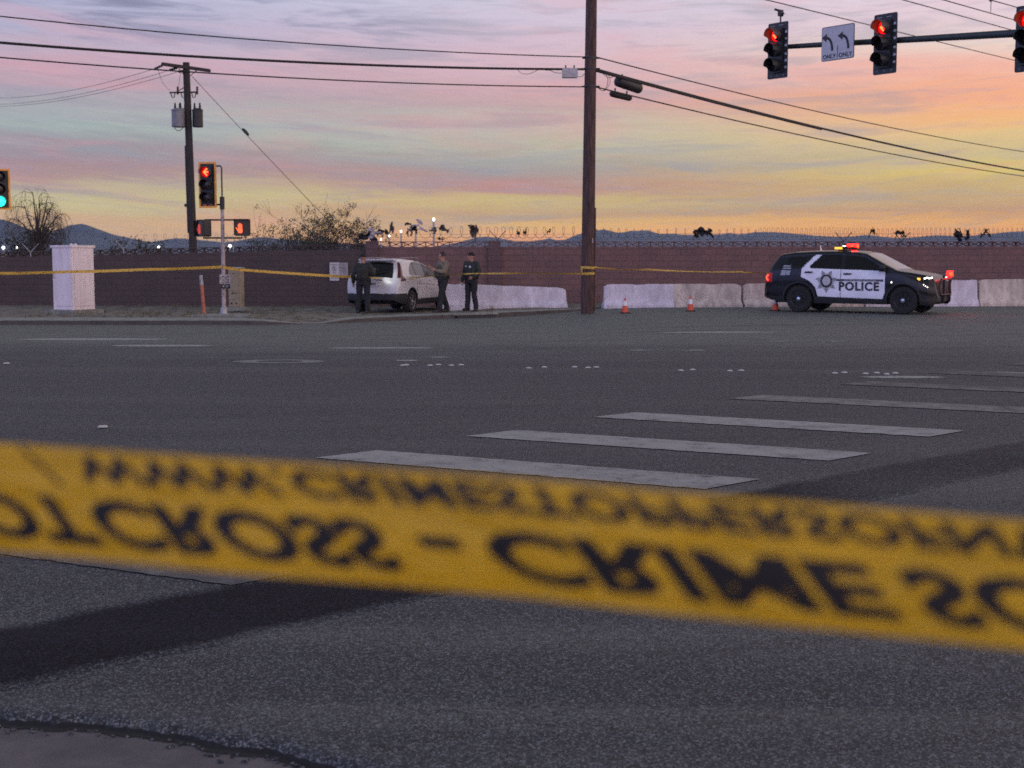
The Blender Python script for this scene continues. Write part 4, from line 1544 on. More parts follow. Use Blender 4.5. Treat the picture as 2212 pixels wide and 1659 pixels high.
# green signal at the left edge, its pole just outside the picture
p = at(-1, 408.5, 41.5)
t = thing('traffic_signal', 'yellow-bordered traffic signal cut by the left edge, green ball lit', 'traffic signal', p, .48)
signal_head(None, t, 2, False, M_yellow, (.60, 1.17), False, .15, litmats=(E_green, E_green))
q = at(-45, 690, 41.6)
t = thing('signal_pole', 'signal pole left of the picture carrying the green signal', 'signal pole', (q.x, q.y, V(q.x, q.y)))
MB().tube([(0, 0, 0), (0, 0, 4.6)], [.07, .055], 12).tube([(0, 0, 4.2), (.32, 0, 4.2)], .025, 6).tube([(0, 0, 3.2), (.32, 0, 3.2)], .025, 6).build('pole_shaft', M_polemetal, t, smooth=60)

# ---------------------------------------------------------------- cabinets, stake, cones, wall signs
p = gp(151, 676, -.05)
Yc = p.y
xa, xm, xb = at(105, 600, Yc).x, at(149, 600, Yc).x, at(196, 600, Yc).x
zt, zb = at(150, 530, Yc).z, at(150, 669, Yc).z
W_ = .86
Hc = zt - zb
t = thing('signal_cabinet', 'tall pale traffic signal cabinet on a concrete pad at the left', 'cabinet', (at(151, 600, Yc).x, Yc + .35, zb), R(61))
MB().rbox((0, 0, Hc / 2 - .03), (W_, .80, Hc - .06), .015, 2, 'Z').build('cabinet_shell', M_cabw, t)
MB().rbox((0, 0, Hc - .03), (W_ + .08, .88, .07), .02, 2, 'Z').build('cabinet_top', M_cabw, t)
o = MB().rbox((-.43 - .012, 0, Hc / 2), (.02, .72, Hc - .22), .01, 2, 'X').build('cabinet_door', M_cabw, t)
MB().tube([(-.46, .30, Hc * .5), (-.50, .30, Hc * .5), (-.50, .30, Hc * .5 + .16), (-.46, .30, Hc * .5 + .16)], .012, 6).build('door_handle', M_galv, o)
MB().rbox((0, -.412, Hc / 2), (.74, .02, Hc - .22), .01).build('side_panel', M_cabw, t)
mb = MB()
for k in range(5):
    mb.box((0, -.426, .18 + k * .03), (.42, .006, .008))
mb.build('vent', M_cabw, t)
MB().ball((.3, .2, Hc + .02), .05, 6, (1, 1, .7)).ball((-.25, -.2, Hc + .02), .05, 6, (1, 1, .7)).build('lifting_lug', M_cabw, t)
MB().box((0, 0, -.09), (W_ + .35, 1.15, .17)).build('concrete_pad', M_concrete, t)

p = gp(508, 671, -.05)
Yb = p.y + .2
zb, zt = at(508, 664, Yb).z, at(508, 579, Yb).z
Hc = zt - zb
wb = (522 - 493) / F * Yb
t = thing('utility_cabinet', 'narrow beige utility cabinet standing behind the slim signal pole', 'cabinet', (at(508, 600, Yb).x, Yb + .15, zb), R(-9))
MB().rbox((0, 0, Hc / 2), (wb, .30, Hc), .015, 2, 'Z').build('cabinet_shell', M_cabb, t)
MB().rbox((0, 0, Hc + .012), (wb + .03, .34, .03), .01, 2, 'Z').build('cabinet_top', M_galv, t)
o = MB().rbox((-.02, -.157, Hc * .68), (wb - .1, .014, Hc * .5), .01).build('upper_door', M_cabb, t)
MB().box((-.02, -.17, Hc * .86), (.06, .012, .025)).build('handle', M_signk, o)
o = MB().rbox((-.02, -.157, Hc * .22), (wb - .1, .014, Hc * .38), .01).build('lower_door', M_cabb, t)
MB().box((-.06, -.17, Hc * .36), (.05, .012, .05)).box((.02, -.17, Hc * .368), (.16, .008, .014)).box((-.1, -.168, .12), (.05, .006, .05)).box((.06, -.168, .12), (.05, .006, .05)).build('latch', M_signk, o)
MB().box((.02, 0, -.05), (wb + .25, .55, .09)).build('concrete_pad', M_concrete, t)

a, b = at(441, 671, 41.2), at(433.5, 594, 41.2)
t = thing('marker_stake', 'leaning orange marker stake with a pale top left of the signal pole', 'stake', a)
d = b - a
MB().tube([Vector((0, 0, -.1)), d * .72], .05, 4).build('stake_shaft', M_stake, t)
MB().tube([d * .72, d], .052, 4).build('reflective_top', M_galv, t)

mb = MB()
c = at(1026, 679.5, 41.2)
t = thing('storm_drain', 'dark kerb inlet of a storm drain in front of the officers', 'drain', (c.x, interp(KERB, c.x), G(c.x, 41)), R(32))
MB().box((0, -.02, .045), (1.25, .10, .10)).build('inlet_opening', M_signk, t)
MB().box((0, .02, .115), (1.5, .22, .04)).build('inlet_lid', M_concrete, t)


def cone(u, v, label):
    p = gp(u, v, 0)
    t = thing('traffic_cone', label, 'traffic cone', (p.x, p.y, G(p.x, p.y)), u * .1, 'traffic cones by the barriers')
    MB().rbox((0, 0, .015), (.27, .27, .03), .03, 3, 'Z').build('base', M_rubber, t)
    h = .40
    r = lambda z: .105 - .082 * z / h
    MB().lathe([(r(0), .03), (r(.19), .22)], 18, cap=False).lathe([(r(.33), .36), (r(.4), .43), (.012, .435)], 18, cap=False).build('cone_body', M_orange, t, smooth=40)
    MB().lathe([(r(.19) + .002, .22), (r(.33) + .002, .36)], 18, cap=False).build('reflective_band', M_reflect, t, smooth=40)


cone(1350, 675, 'orange and white traffic cone nearest to the tall brown pole')
cone(1491.5, 672.5, 'orange and white traffic cone midway between the pole and police car')
cone(1675, 671.5, 'orange and white traffic cone half hidden behind the rear of the police car')

for (u0, v0, u1, v1, lab, kind) in ((711.7, 567, 731.4, 606.5, 'tall white notice with a crossed circle on the wall left of the white car', 0), (731.9, 567.5, 751, 596, 'shorter grey notice full of small print beside the crossed circle notice', 1)):
    Yq = YW - .02
    a, b = at(u0, v1, Yq), at(u1, v0, Yq)
    w_, h_ = b.x - a.x, b.z - a.z
    t = thing('wall_notice', lab, 'notice', ((a.x + b.x) / 2, Yq + .075, (a.z + b.z) / 2), -.026)
    MB().box((0, 0, 0), (w_, .006, h_)).build('notice_sheet', M_signw if kind == 0 else pm('grey_notice', (.33, .31, .32), .6), t)
    mb = MB(T(0, -.005, 0))
    if kind == 0:
        for tx, z, s in (('NO TRESPASSING', h_ * .36, .036), ('NO', h_ * -.10, .07)):
            vs, fs = text_shape(tx, s, .001)
            mb.add([(q[0], 0, z + q[1]) for q in vs], fs)
        n = 28
        ring = [((.062 + .012 * k) * math.cos(2 * math.pi * i / n), (.085 + .012 * k) * math.sin(2 * math.pi * i / n) + .105) for k in (0, 1) for i in range(n)]
        mb.add([(x, 0, z) for x, z in ring], [(i, (i + 1) % n, n + (i + 1) % n, n + i) for i in range(n)])
        mb.box((0, -.001, .105), (.03, .002, .09)).box((0, -.002, .105), (.16, .002, .014), Matrix.Rotation(R(50), 4, 'Y'))
        for k in range(5):
            mb.box((0, 0, -.11 - .03 * k), (w_ * (.7 - .1 * (k % 2)), .002, .006))
    else:
        for k in range(9):
            mb.box((0, 0, h_ * .38 - .036 * k), (w_ * (.75 - .12 * (k % 3)), .002, .008))
    mb.build('print', M_signk, t)

# ---------------------------------------------------------------- distant lamps
for (u, v, Y, s, lab) in ((937, 474, 150, 9, 'tallest distant floodlight post among the rags'), (898, 488, 190, 7, 'second distant floodlight post left of the tallest'), (866.5, 500, 240, 7, 'third distant floodlight post, lower to the left'),
                     (841, 510, 300, 6, 'fourth distant floodlight, low beside the grey rag'), (823, 517.5, 360, 5, 'fifth distant floodlight just over the wall corner')):
    p = at(u, v, Y)
    t = thing('floodlight_post', lab, 'floodlight', (p.x, p.y, -.5), 0, 'row of distant floodlights')
    h = p.z + .5
    MB().tube([(0, 0, 0), (0, 0, h)], .10 + .0002 * Y, 6).build('post', M_galv, t)
    k = s / F * Y
    MB().rbox((0, -.1, h), (k * .45, .3, k * .7), k * .2).build('lamp', E_flood, t)
for (u, v, s, lab) in ((8, 535, 9, 'distant white lamp at the left edge under the bare tree'), (36, 535, 9, 'distant white lamp under the bare tree, left of the cabinet'), (343, 533.5, 7, 'lone distant white lamp above the wall right of the cabinet'), (497, 532, 10, 'distant white lamp just right of the slim signal pole')):
    Y = 190
    p = at(u, v, Y)
    t = thing('yard_lamp', lab, 'yard lamp', (p.x, p.y, -.5), 0, 'distant lamps on the left')
    MB().tube([(0, 0, 0), (0, 0, p.z + .5)], .06, 6).build('post', M_galv, t)
    k = s / F * Y
    MB().ball((0, -.1, p.z + .5), k * .34, 8).build('lamp', E_flood, t)


# ---------------------------------------------------------------- bare tree and bushes behind the wall
def grow(mb, p, d, L, r, depth, droop, spread, rg, tips, seg=5):
    pts, rs = [p.copy()], [r]
    dd = d.copy()
    for i in range(seg):
        dd = (dd + Vector((rg.gauss(0, .10), rg.gauss(0, .10), rg.gauss(0, .06) - droop * (i / seg)))).normalized()
        pts.append(pts[-1] + dd * L / seg)
        rs.append(max(.004, r * (1 - .65 * (i + 1) / seg)))
    mb.tube(pts, rs, 5 if r > .02 else 3, cap=False)
    if depth == 0:
        tips.append((pts[-1], dd))
        return
    nb = rg.randint(2, 4)
    for k in range(nb):
        i = rg.randint(2, seg)
        a = rg.uniform(0, 6.28)
        nd = (dd * .9 + Vector((math.cos(a) * spread, math.sin(a) * spread * .7, rg.uniform(-.1, .45)))).normalized()
        grow(mb, pts[i], nd, L * rg.uniform(.55, .85), max(.006, rs[i] * .75), depth - 1, droop, spread, rg, tips, seg)


M_bark = pm('dusk_bark', (.055, .045, .04), .9, var=.3)
M_leafd = pm('dull_olive_leaf', (.055, .062, .04), .8, var=.4, scale=2)
M_leafg = pm('grey_green_leaf', (.048, .046, .038), .8, var=.4, scale=2)
rg = random.Random(5)
p = at(82, 560, 64)
base = Vector((p.x, 64, -.5))
t = thing('bare_tree', 'bare drooping desert tree behind the wall at the far left', 'tree', base)
mb = MB()
mb.tube([(0, 0, 0), (.02, 0, 1.0), (0, 0, 1.6)], [.2, .16, .14], 8)
mb.build('trunk', M_bark, t)
mb = MB()
tips = []
targ = [(-30, 445, 2), (-28, 490, 2), (-50, 470, 1.6), (-12, 415, 2), (2, 425, 2), (20, 430, 2.2), (35, 440, 2.2), (45, 465, 2), (40, 490, 2), (-5, 440, 2), (25, 480, 2)]
for (dx, v, L) in targ:
    e = at(82 + dx * .95, v, 64 + rg.uniform(-1, 1)) - base
    s = Vector((0, 0, 1.5))
    m_ = s.lerp(e, .5) + Vector((0, 0, .25)) - Vector((dx * .004, 0, 0))
    pts = [s, s.lerp(m_, .5) + Vector((rg.gauss(0, .04), 0, .05)), m_, m_.lerp(e, .5) + Vector((rg.gauss(0, .05), 0, .08)), e]
    mb.tube(pts, [.07, .055, .042, .03, .016], 5, cap=False)
    for k in range(10):
        q = pts[2].lerp(e, rg.random()) if rg.random() < .65 else pts[1].lerp(pts[2], rg.random())
        sx_ = 1 if dx > -8 else -1
        dd = Vector((rg.uniform(-.2, 1.0) * sx_, rg.uniform(-.5, .5), rg.uniform(.0, .8))).normalized()
        grow(mb, q, dd, rg.uniform(.5, 1.0), .013, 1, .62, .5, rg, tips, 6)
for (q, dd) in tips:
    for k in range(2):
        pp = q + Vector((rg.gauss(0, .05), rg.gauss(0, .05), 0))
        mb.tube([pp, pp + Vector((rg.gauss(.03, .06), rg.gauss(0, .06), -.18)), pp + Vector((rg.gauss(.05, .08), 0, -rg.uniform(.3, .6)))], .0045, 3, cap=False)
mb.build('crown', M_bark, t)


def bush(label, u0, u1, vtop, Y, seed, nst, leaf, leafs, mat, airy):
    rg = random.Random(seed)
    a, b = at(u0, 540, Y), at(u1, 540, Y)
    cx = (a.x + b.x) / 2
    hw = (b.x - a.x) / 2
    H_ = at((u0 + u1) / 2, vtop, Y).z + .5
    t = thing('desert_bush', label, 'bush', (cx, Y, -.5))
    mb = MB()
    tips = []
    for i in range(nst):
        f = (i + .5) / nst * 2 - 1
        h = H_ * (1 - .35 * abs(f) ** 2) * rg.uniform(.6, .95)
        s = Vector((f * hw * .35, rg.uniform(-.4, .4), .1))
        d = Vector((f * hw * .55 / H_, rg.uniform(-.25, .25), 1)).normalized()
        grow(mb, s, d, h * .62, .035, 3 if airy else 2, .05, .6, rg, tips, 4)
    mb.build('branches', M_bark, t)
    mb = MB()
    for q, dd in tips:
        if q.z > H_ * 1.05:
            continue
        for k in range(leaf):
            c = q + Vector((rg.gauss(0, leafs * 2.4), rg.gauss(0, leafs * 2.4), rg.gauss(0, leafs * 2.2)))
            n_ = Vector((rg.gauss(0, 1), rg.gauss(0, 1), rg.gauss(0, 1))).normalized()
            u_ = n_.orthogonal().normalized() * leafs * rg.uniform(.6, 1.3)
            w_ = n_.cross(u_) * .55
            mb.add([c - u_, c - w_, c + u_, c + w_], [(0, 1, 2, 3)])
    mb.build('foliage', mat, t)


bush('dark leafy bush behind the wall right of the pedestrian signal', 556, 650, 478, 50.5, 3, 9, 26, .036, M_leafd, False)
bush('low dark bush at the wall between the leafy bush and the big grey one', 600, 720, 494, 50, 8, 12, 30, .034, M_leafd, False)
bush('largest grey twiggy bush behind the wall under the guy wire', 630, 775, 456, 53, 4, 13, 22, .030, M_leafg, True)
bush('twiggy bush against the wall corner left of the dark arched rag', 700, 800, 484, 51, 6, 10, 20, .030, M_leafg, True)
bush('sparse bare bush right behind the pedestrian signal', 525, 590, 488, 51, 9, 5, 0, .04, M_leafg, False)
bush('broad low shrub below the bare tree at the far left', -10, 130, 505, 66, 12, 12, 22, .07, M_leafd, False)
bush('low scrub between the bare tree and the transformer pole', 190, 420, 524, 75, 14, 12, 14, .09, M_leafd, False)


# ---------------------------------------------------------------- police tape
def ribbon(name, label, pts, wid, mats, n=30, sag=0.0, twist=0.0, group=None, tone=None):
    full = []
    for a, b in zip(pts, pts[1:]):
        for i in range(n):
            f = i / n
            q = Vector(a).lerp(Vector(b), f)
            q.z -= sag * 4 * f * (1 - f)
            full.append(q)
    full.append(Vector(pts[-1]))
    mb = MB()
    vs = []
    for i, q in enumerate(full):
        f = i / (len(full) - 1)
        d = (full[min(i + 1, len(full) - 1)] - full[max(i - 1, 0)]).normalized()
        nrm = Vector((d.y, -d.x, 0)).normalized()
        a = twist * math.sin(f * 9.0) + .25 * noise.noise((f * 14, wid, 0)) * (1 if twist else 0)
        u_ = (Vector((0, 0, 1)) * math.cos(a) + nrm * math.sin(a)).normalized()
        th = nrm * .0008
        for s in (-1, 1):
            for k in (-1, 1):
                vs.append(q + u_ * wid / 2 * s + th * k)
    fs = []
    for i in range(len(full) - 1):
        b0, b1 = i * 4, i * 4 + 4
        fs += [(b0, b1, b1 + 2, b0 + 2), (b0 + 1, b0 + 3, b1 + 3, b1 + 1), (b0, b0 + 1, b1 + 1, b1), (b0 + 2, b1 + 2, b1 + 3, b0 + 3)]
    mb.add(vs, fs)
    o = mb.build(name, mats)
    return tag(o, label, 'barrier tape', group)


def tape_print():
    m = bpy.data.materials.new('printed_yellow_tape')
    m.use_nodes = True
    m.node_tree.nodes.clear()
    q = NT(m.node_tree)
    b = q.n('ShaderNodeBsdfPrincipled')
    q.link(b.outputs[0], q.n('ShaderNodeOutputMaterial').inputs[0])
    co = q.n('ShaderNodeTexCoord').outputs['Object']
    x, y, z = q.sep(co)
    n1 = q.noise(q.xyz(q.math('MULTIPLY', x, 26.0), q.math('MULTIPLY', z, 26.0)), 1.0, 2, .5)
    c = q.mix(q.math('MULTIPLY', q.step(n1, .54, .60), .75), (.62, .40, .06), (.12, .08, .02))
    q.link(c, b.inputs['Base Color'])
    b.inputs['Roughness'].default_value = .6
    return m


M_tapeP = tape_print()
grp = 'far police tapes'
ribbon('police_tape', 'far yellow tape from the left edge across the pale cabinet to the slim signal pole', [at(-40, 591, 38.2), at(150, 587, 38.8), at(300, 582.5, 39.3), at(480, 576.5, 39.93)], .075, M_tapeP, 20, .01, .3, grp)
ribbon('police_tape', 'far yellow tape from the slim signal pole past the notices to the white car', [at(482, 577.5, 39.9), at(524, 583, 40.6), at(700, 595, 42.2), at(768, 598.5, 42.3)], .075, M_tapeP, 16, .005, .2, grp)
ribbon('police_tape', 'twisted far yellow tape hanging in front of the white car', [at(768, 598.5, 42.3), at(800, 600, 42.4), at(868, 602, 42.75), at(936, 595, 43.3)], .045, M_tapeP, 16, .01, .8, grp)
ribbon('police_tape', 'far yellow tape pulled across the beanie officer to the tall brown pole', [at(936, 596, 43.3), at(1000, 592, 42.3), at(1020, 591, 41.95), at(1100, 590.5, 41.5), at(1258, 591, 41.05)], .045, M_tapeP, 16, .0, .9, grp)
ribbon('police_tape', 'thin far yellow tape running right from the tall brown pole along the wall', [at(1284, 577, 41.2), at(1400, 582, 42), at(1600, 587, 43.3), at(1670, 588, 43.8)], .04, M_tapeP, 16, .03, .9, grp)
mb = MB()
for v, dz in ((578, .02), (591, -.02)):
    kz_ = (at(1270, v, 41.3).z)
    q = pb + dirp * (kz_ / dirp.z)
    mb.lathe([(rt(.12) + .012, -.035), (rt(.12) + .014, 0), (rt(.12) + .012, .035)], 18, T(q) @ Matrix.Rotation(.06 * (1 if dz > 0 else -1), 4, 'Y'), cap=False)
mb.tube([at(1258, 578, 41.05), at(1256, 585, 41.0), at(1259, 594, 41.02)], .02, 5)
tag(mb.build('tape_wrap', M_tapeP), 'yellow tape wound twice round the tall brown pole', 'barrier tape')

# the near tape, blurred, seen from its back so the print is upside down
W0 = .0762
uL, uR = -2600, 5200
wpx = lambda u: 239 + (288 - 239) * u / 2212
vc = lambda u: (1076 + (1163 - 1076) * (u / 1106) if u <= 1106 else 1163 + (1268 - 1163) * (u - 1106) / 1106)
ends = []
tt = thing('police_tape', 'near yellow CRIME SCENE DO NOT CROSS tape stretched across the foreground, out of focus', 'barrier tape', at(1106, vc(1106), W0 * F / wpx(1106)))
org = tt.location.copy()
N_ = 180
cen = []
for i in range(N_ + 1):
    u = uL + (uR - uL) * i / N_
    cen.append(at(u, vc(u), W0 * F / wpx(u) * .997) - org)
dist = [0]
for a, b in zip(cen, cen[1:]):
    dist.append(dist[-1] + (b - a).length)


def on_tape(s, h, off=0.0):
    """point s metres along the tape, h above its centre line"""
    s = max(0, min(dist[-1], s))
    i = max(j for j in range(N_) if dist[j] <= s + 1e-9)
    f = (s - dist[i]) / (dist[i + 1] - dist[i])
    p = cen[i].lerp(cen[i + 1], f)
    d = (cen[i + 1] - cen[i]).normalized()
    up_ = (Vector((0, 0, 1)) - d * d.z).normalized()
    nrm = d.cross(up_)
    curl = .004 * (2 * h / W0) ** 2 + .003 * math.sin(s * 21) + .004 * noise.noise((s * 6, h * 20, 2))
    return p + up_ * h + nrm * (off + .0 - curl * .5)


mb = MB()
vs, fs = [], []
n1, n2 = 300, 8
for back in (0, 1):
    for i in range(n1 + 1):
        for j in range(n2 + 1):
            vs.append(on_tape(dist[-1] * i / n1, W0 * (j / n2 - .5), -.0004 * back))
B = (n1 + 1) * (n2 + 1)
for i in range(n1):
    for j in range(n2):
        a = i * (n2 + 1) + j
        fs.append((a, a + n2 + 1, a + n2 + 2, a + 1))
        fs.append((B + a, B + a + 1, B + a + n2 + 2, B + a + n2 + 1))
    a = i * (n2 + 1)
    fs.append((a, B + a, B + a + n2 + 1, a + n2 + 1))
    a += n2
    fs.append((a, a + n2 + 1, B + a + n2 + 1, B + a))
mb.add(vs, fs)
mb.build('tape_film', M_tapeY, tt, smooth=60)


def s_of_u(u):
    i = max(0, min(N_ - 1, int((u - uL) / (uR - uL) * N_)))
    f = (u - uL) / (uR - uL) * N_ - i
    return dist[i] + f * (dist[i + 1] - dist[i])


def print_line(body, u_mid, size, xs_, hbase, shear, bold, spacing):
    vs, fs = text_shape(body, size, bold, spacing, .004)
    s0 = s_of_u(u_mid)
    out = []
    for x, y in vs:
        out.append(on_tape(s0 + x * xs_ + y * shear, hbase - y, .0009))
    return out, fs


mb = MB()
# the words are placed one by one so that the gaps follow the print
for body, um, xw in (('NOT', -40, 1.5), ('CROSS', 480, 1.62), ('-', 925, 2.0), ('CRIME', 1430, 1.98), ('SCENE', 2365, 1.75)):
    vs, fs = print_line(body, um, .0425, xw, .0030, .84, .0017, 1.02)
    mb.add(vs, fs)
vs, fs = print_line('WWW.CRIMESTOPPERSOFNV.COM', 1310, .0235, 1.90, .0335, .84, .0009, 1.08)
mb.add(vs, fs)
vs, fs = print_line('/', 55, .034, 1.0, .036, 1.05, .0006, 1.0)
mb.add(vs, fs)
mb.build('print', M_tapeK, tt)


# ---------------------------------------------------------------- vehicles
def inside(poly, x, z):
    c = False
    j = len(poly) - 1
    for i in range(len(poly)):
        (xi, zi), (xj, zj) = poly[i], poly[j]
        if (zi > z) != (zj > z) and x < (xj - xi) * (z - zi) / (zj - zi) + xi:
            c = not c
        j = i
    return c


class Shell:
    """car skin lofted from a side silhouette, a plan outline and a waist line; x forward, y left"""
    def __init__(s, top, bot, wid, belt, tumble, L, rc=.11, crown=.035):
        s.top, s.bot, s.wid, s.belt, s.tumble, s.L, s.rc, s.crown = top, bot, wid, belt, tumble, L, rc, crown

    def half(s, x, z):
        w_, b_, zb = interp(s.wid, x), interp(s.belt, x), interp(s.bot, x)
        zt = interp(s.top, x)
        b_ = min(b_, zt - .06)
        if z < b_:
            f = (b_ - z) / max(.05, b_ - zb)
            return w_ * (1 - .030 * max(0, .35 - f) / .35 - .055 * max(0, f - .55) ** 2 / .2 + .006 * math.sin(f * 9))
        return w_ * .97 - s.tumble * (z - b_)

    def ring(s, x, ns=64, na=6, nt=16):
        zt, zb = interp(s.top, x), interp(s.bot, x)
        rc = min(s.rc, (zt - zb) * .35)
        pts = []
        z1 = zt - rc - s.crown
        for i in range(ns + 1):
            z = zb + (z1 - zb) * i / ns
            pts.append((s.half(x, z), z, 'side'))
        y1 = s.half(x, z1)
        for i in range(1, na + 1):
            a = R(90 * i / na)
            pts.append((y1 - rc * (1 - math.cos(a)), z1 + rc * math.sin(a), 'arc'))
        y2, z2 = pts[-1][0], pts[-1][1]
        for i in range(1, nt + 1):
            f = i / nt
            pts.append((y2 * (1 - f), z2 + s.crown * (1 - (1 - f) ** 2), 'top'))
        return pts

    def stations(s):
        xs, x = [0.0], 0.0
        while x < s.L - 1e-6:
            dx = .021
            for k in range(8):
                if max(abs(interp(s.top, x + dx) - interp(s.top, x)), abs(interp(s.wid, x + dx) - interp(s.wid, x))) > .03:
                    dx *= .6
            x = min(s.L, x + dx)
            xs.append(x)
        return xs

    polys, circles = (), ()

    def snap(s, x, z):
        best, bd = None, .0125
        for po in s.polys:
            for (ax, az_), (bx, bz) in zip(po, po[1:] + po[:1]):
                dx, dz = bx - ax, bz - az_
                f = max(0, min(1, ((x - ax) * dx + (z - az_) * dz) / (dx * dx + dz * dz + 1e-9)))
                px, pz = ax + f * dx, az_ + f * dz
                d = math.hypot(px - x, pz - z)
                if d < bd:
                    best, bd = (px, pz), d
        for cx, cz, r in s.circles:
            d = math.hypot(x - cx, z - cz)
            if abs(d - r) < bd and d > .1:
                best, bd = (cx + (x - cx) * r / d, cz + (z - cz) * r / d), abs(d - r)
        return best

    def split(s, region):
        """one face list per part name"""
        xs = s.stations()
        rings = [s.ring(x) for x in xs]
        xx = [[x] * len(r) for x, r in zip(xs, rings)]
        for i in range(1, len(xs) - 1):
            for j in range(1, len(rings[i]) - 1):
                y, z, kd = rings[i][j]
                if kd == 'top':
                    continue
                got = s.snap(xs[i], z)
                if got and abs(got[0] - xs[i]) < .58 * min(xs[i] - xs[i - 1], xs[i + 1] - xs[i]) + .002:
                    nx_, nz = got
                    dy = s.half(nx_, nz) - s.half(xs[i], z) if kd == 'side' else 0
                    rings[i][j] = (y + dy, nz, kd)
                    xx[i][j] = nx_
        m = len(rings[0])
        parts = {}
        vs = []
        for sg in (-1, 1):
            for xr_, r in zip(xx, rings):
                vs += [Vector((x, sg * p[0], p[1])) for x, p in zip(xr_, r)]
        n = len(xs)
        for si, sg in enumerate((-1, 1)):
            for i in range(n - 1):
                for j in range(m - 1):
                    a = si * n * m + i * m + j
                    ids = (a, a + m, a + m + 1, a + 1)
                    c = (vs[ids[0]] + vs[ids[2]]) / 2
                    key = region(c.x, c.y, c.z, rings[i][j + 1][2], sg)
                    if key:
                        parts.setdefault(key, []).append(ids if sg < 0 else ids[::-1])
        for i in (0, n - 1):
            ids = [i * m + j for j in range(m)] + [n * m + i * m + j for j in range(m - 2, -1, -1)]
            parts.setdefault(region(xs[i], 0, .5, 'cap', 1), []).append(tuple(ids))
        s.vs = vs
        return parts

    def part(s, fl, name, mat, parent, smooth=35, shift=0.0, label=None):
        used = sorted({i for f in fl for i in f})
        mp = {a: k for k, a in enumerate(used)}
        mb = MB()
        mb.add([s.vs[i] for i in used], [tuple(mp[i] for i in f) for f in fl])
        return mb.build(name, mat, parent, smooth=smooth, label=label)


def arch_cut(x, z, arches, r):
    return any((x - ax) ** 2 + (z - az_) ** 2 < r * r for ax, az_ in arches)


def wheel(parent, x, y, r, width, rimmat, spokes, hub, steel=False):
    sgn = -1 if y < 0 else 1
    M = T(x, y, r) @ Matrix.Rotation(R(90) * -sgn, 4, 'X')
    t = MB(M).lathe([(r * .62, -width / 2), (r * .93, -width / 2), (r * .985, -width * .38), (r, -width * .2), (r, width * .2), (r * .985, width * .38), (r * .93, width / 2), (r * .66, width / 2), (r * .62, width * .42)], 36).build('wheel', M_rubber, parent, smooth=35)
    mb = MB(M)
    mb.lathe([(r * .66, width * .43), (r * .64, width * .47), (r * .60, width * .44), (r * .56, width * .2)], 32, cap=False)
    mb.lathe([(r * .57, width * .12), (r * .001, width * .12)], 24, cap=False)
    for k in range(spokes):
        a = 2 * math.pi * k / spokes
        mb.box((r * .36 * math.cos(a), r * .36 * math.sin(a), width * .36), (r * .50, r * .13, .03), Matrix.Rotation(a, 4, 'Z'))
    mb.lathe([(r * .20, width * .34), (r * .19, width * .46), (r * .10, width * .49), (.001, width * .49)], 18, cap=False)
    mb.build('rim', rimmat, t, smooth=40)
    MB(M).lathe([(hub, width * .47), (hub * .9, width * .53), (.001, width * .55)], 16, cap=False).build('hub_cap', M_chrome, t, smooth=40)
    return t


# ---- police sport utility car
top = [(0, .60), (.02, .80), (.06, .93), (.12, 1.06), (.22, 1.28), (.38, 1.55), (.46, 1.655), (.56, 1.70), (.9, 1.745), (1.5, 1.775), (2.2, 1.785), (2.75, 1.76), (3.02, 1.715), (3.3, 1.57), (3.6, 1.41), (3.92, 1.255),
       (4.0, 1.235), (4.3, 1.195), (4.7, 1.125), (4.86, 1.06), (4.95, .95), (5.01, .70), (5.05, .52)]
bot = [(0, .43), (.3, .34), (.8, .28), (1.6, .27), (3.7, .27), (4.6, .27), (4.9, .25), (5.05, .36)]
wid = [(0, .76), (.04, .84), (.12, .91), (.3, .955), (.8, .985), (2.5, .99), (4.2, .985), (4.55, .955), (4.8, .89), (4.95, .80), (5.02, .70), (5.05, .60)]
belt = [(0, 1.05), (.4, 1.20), (1.0, 1.235), (2.4, 1.215), (3.6, 1.18), (4.2, 1.06), (5.05, .7)]
ex = Shell(top, bot, wid, belt, .42, 5.05, .10, .03)
ARX = [(1.13, .385), (4.155, .385)]
WIN = [(1.74, 1.655), (1.43, 1.315), (1.47, 1.262), (3.60, 1.205), (3.52, 1.27), (3.07, 1.635), (2.9, 1.66)]
RD = [(1.62, 1.72), (1.20, 1.26), (1.19, 1.02), (1.46, .90), (1.63, .72), (1.70, .47), (2.37, .45), (2.37, 1.243), (1.47, 1.262), (1.43, 1.315), (1.74, 1.655), (1.80, 1.70)]
QW = [(.62, 1.33), (.78, 1.57), (1.50, 1.62), (1.18, 1.30)]
FD = [(2.37, .45), (3.58, .42), (3.64, .60), (3.64, 1.204), (2.37, 1.243)]


def reg_ex(x, y, z, kind, sg):
    s_ = 'r' if sg < 0 else 'l'
    if kind == 'side' and arch_cut(x, z, ARX, .455):
        return None
    if kind in ('side', 'arc'):
        if inside(WIN, x, z):
            if abs(x - 2.40) < .045:
                return 'body'
            return ('wrear' if x < 2.4 else 'wfront') + s_
        if .62 < x < 1.30 and 1.30 < z < 1.60 and inside(QW, x, z):
            return 'wquarter' + s_
        if kind == 'side' and inside(RD, x, z):
            return 'rdoor' + s_
        if kind == 'side' and inside(FD, x, z):
            return 'fdoor' + s_
        if x > 4.50 and .93 < z < 1.055 and abs(y) > .45:
            return 'headlight' + s_
        if x < .30 and .86 < z < 1.13:
            return 'tail' + s_
        if z < .46 or (kind == 'side' and arch_cut(x, z, ARX, .50)):
            return 'cladding'
    if kind == 'top':
        if 3.05 < x < 3.90 and abs(y) < .72:
            return 'windscreen'
        if .17 < x < .43 and abs(y) < .66:
            return 'rearwindow'
        if x > 4.95:
            return 'grille'
    if x > 4.93 and z < .9 and abs(y) < .62:
        return 'grille'
    return 'body'


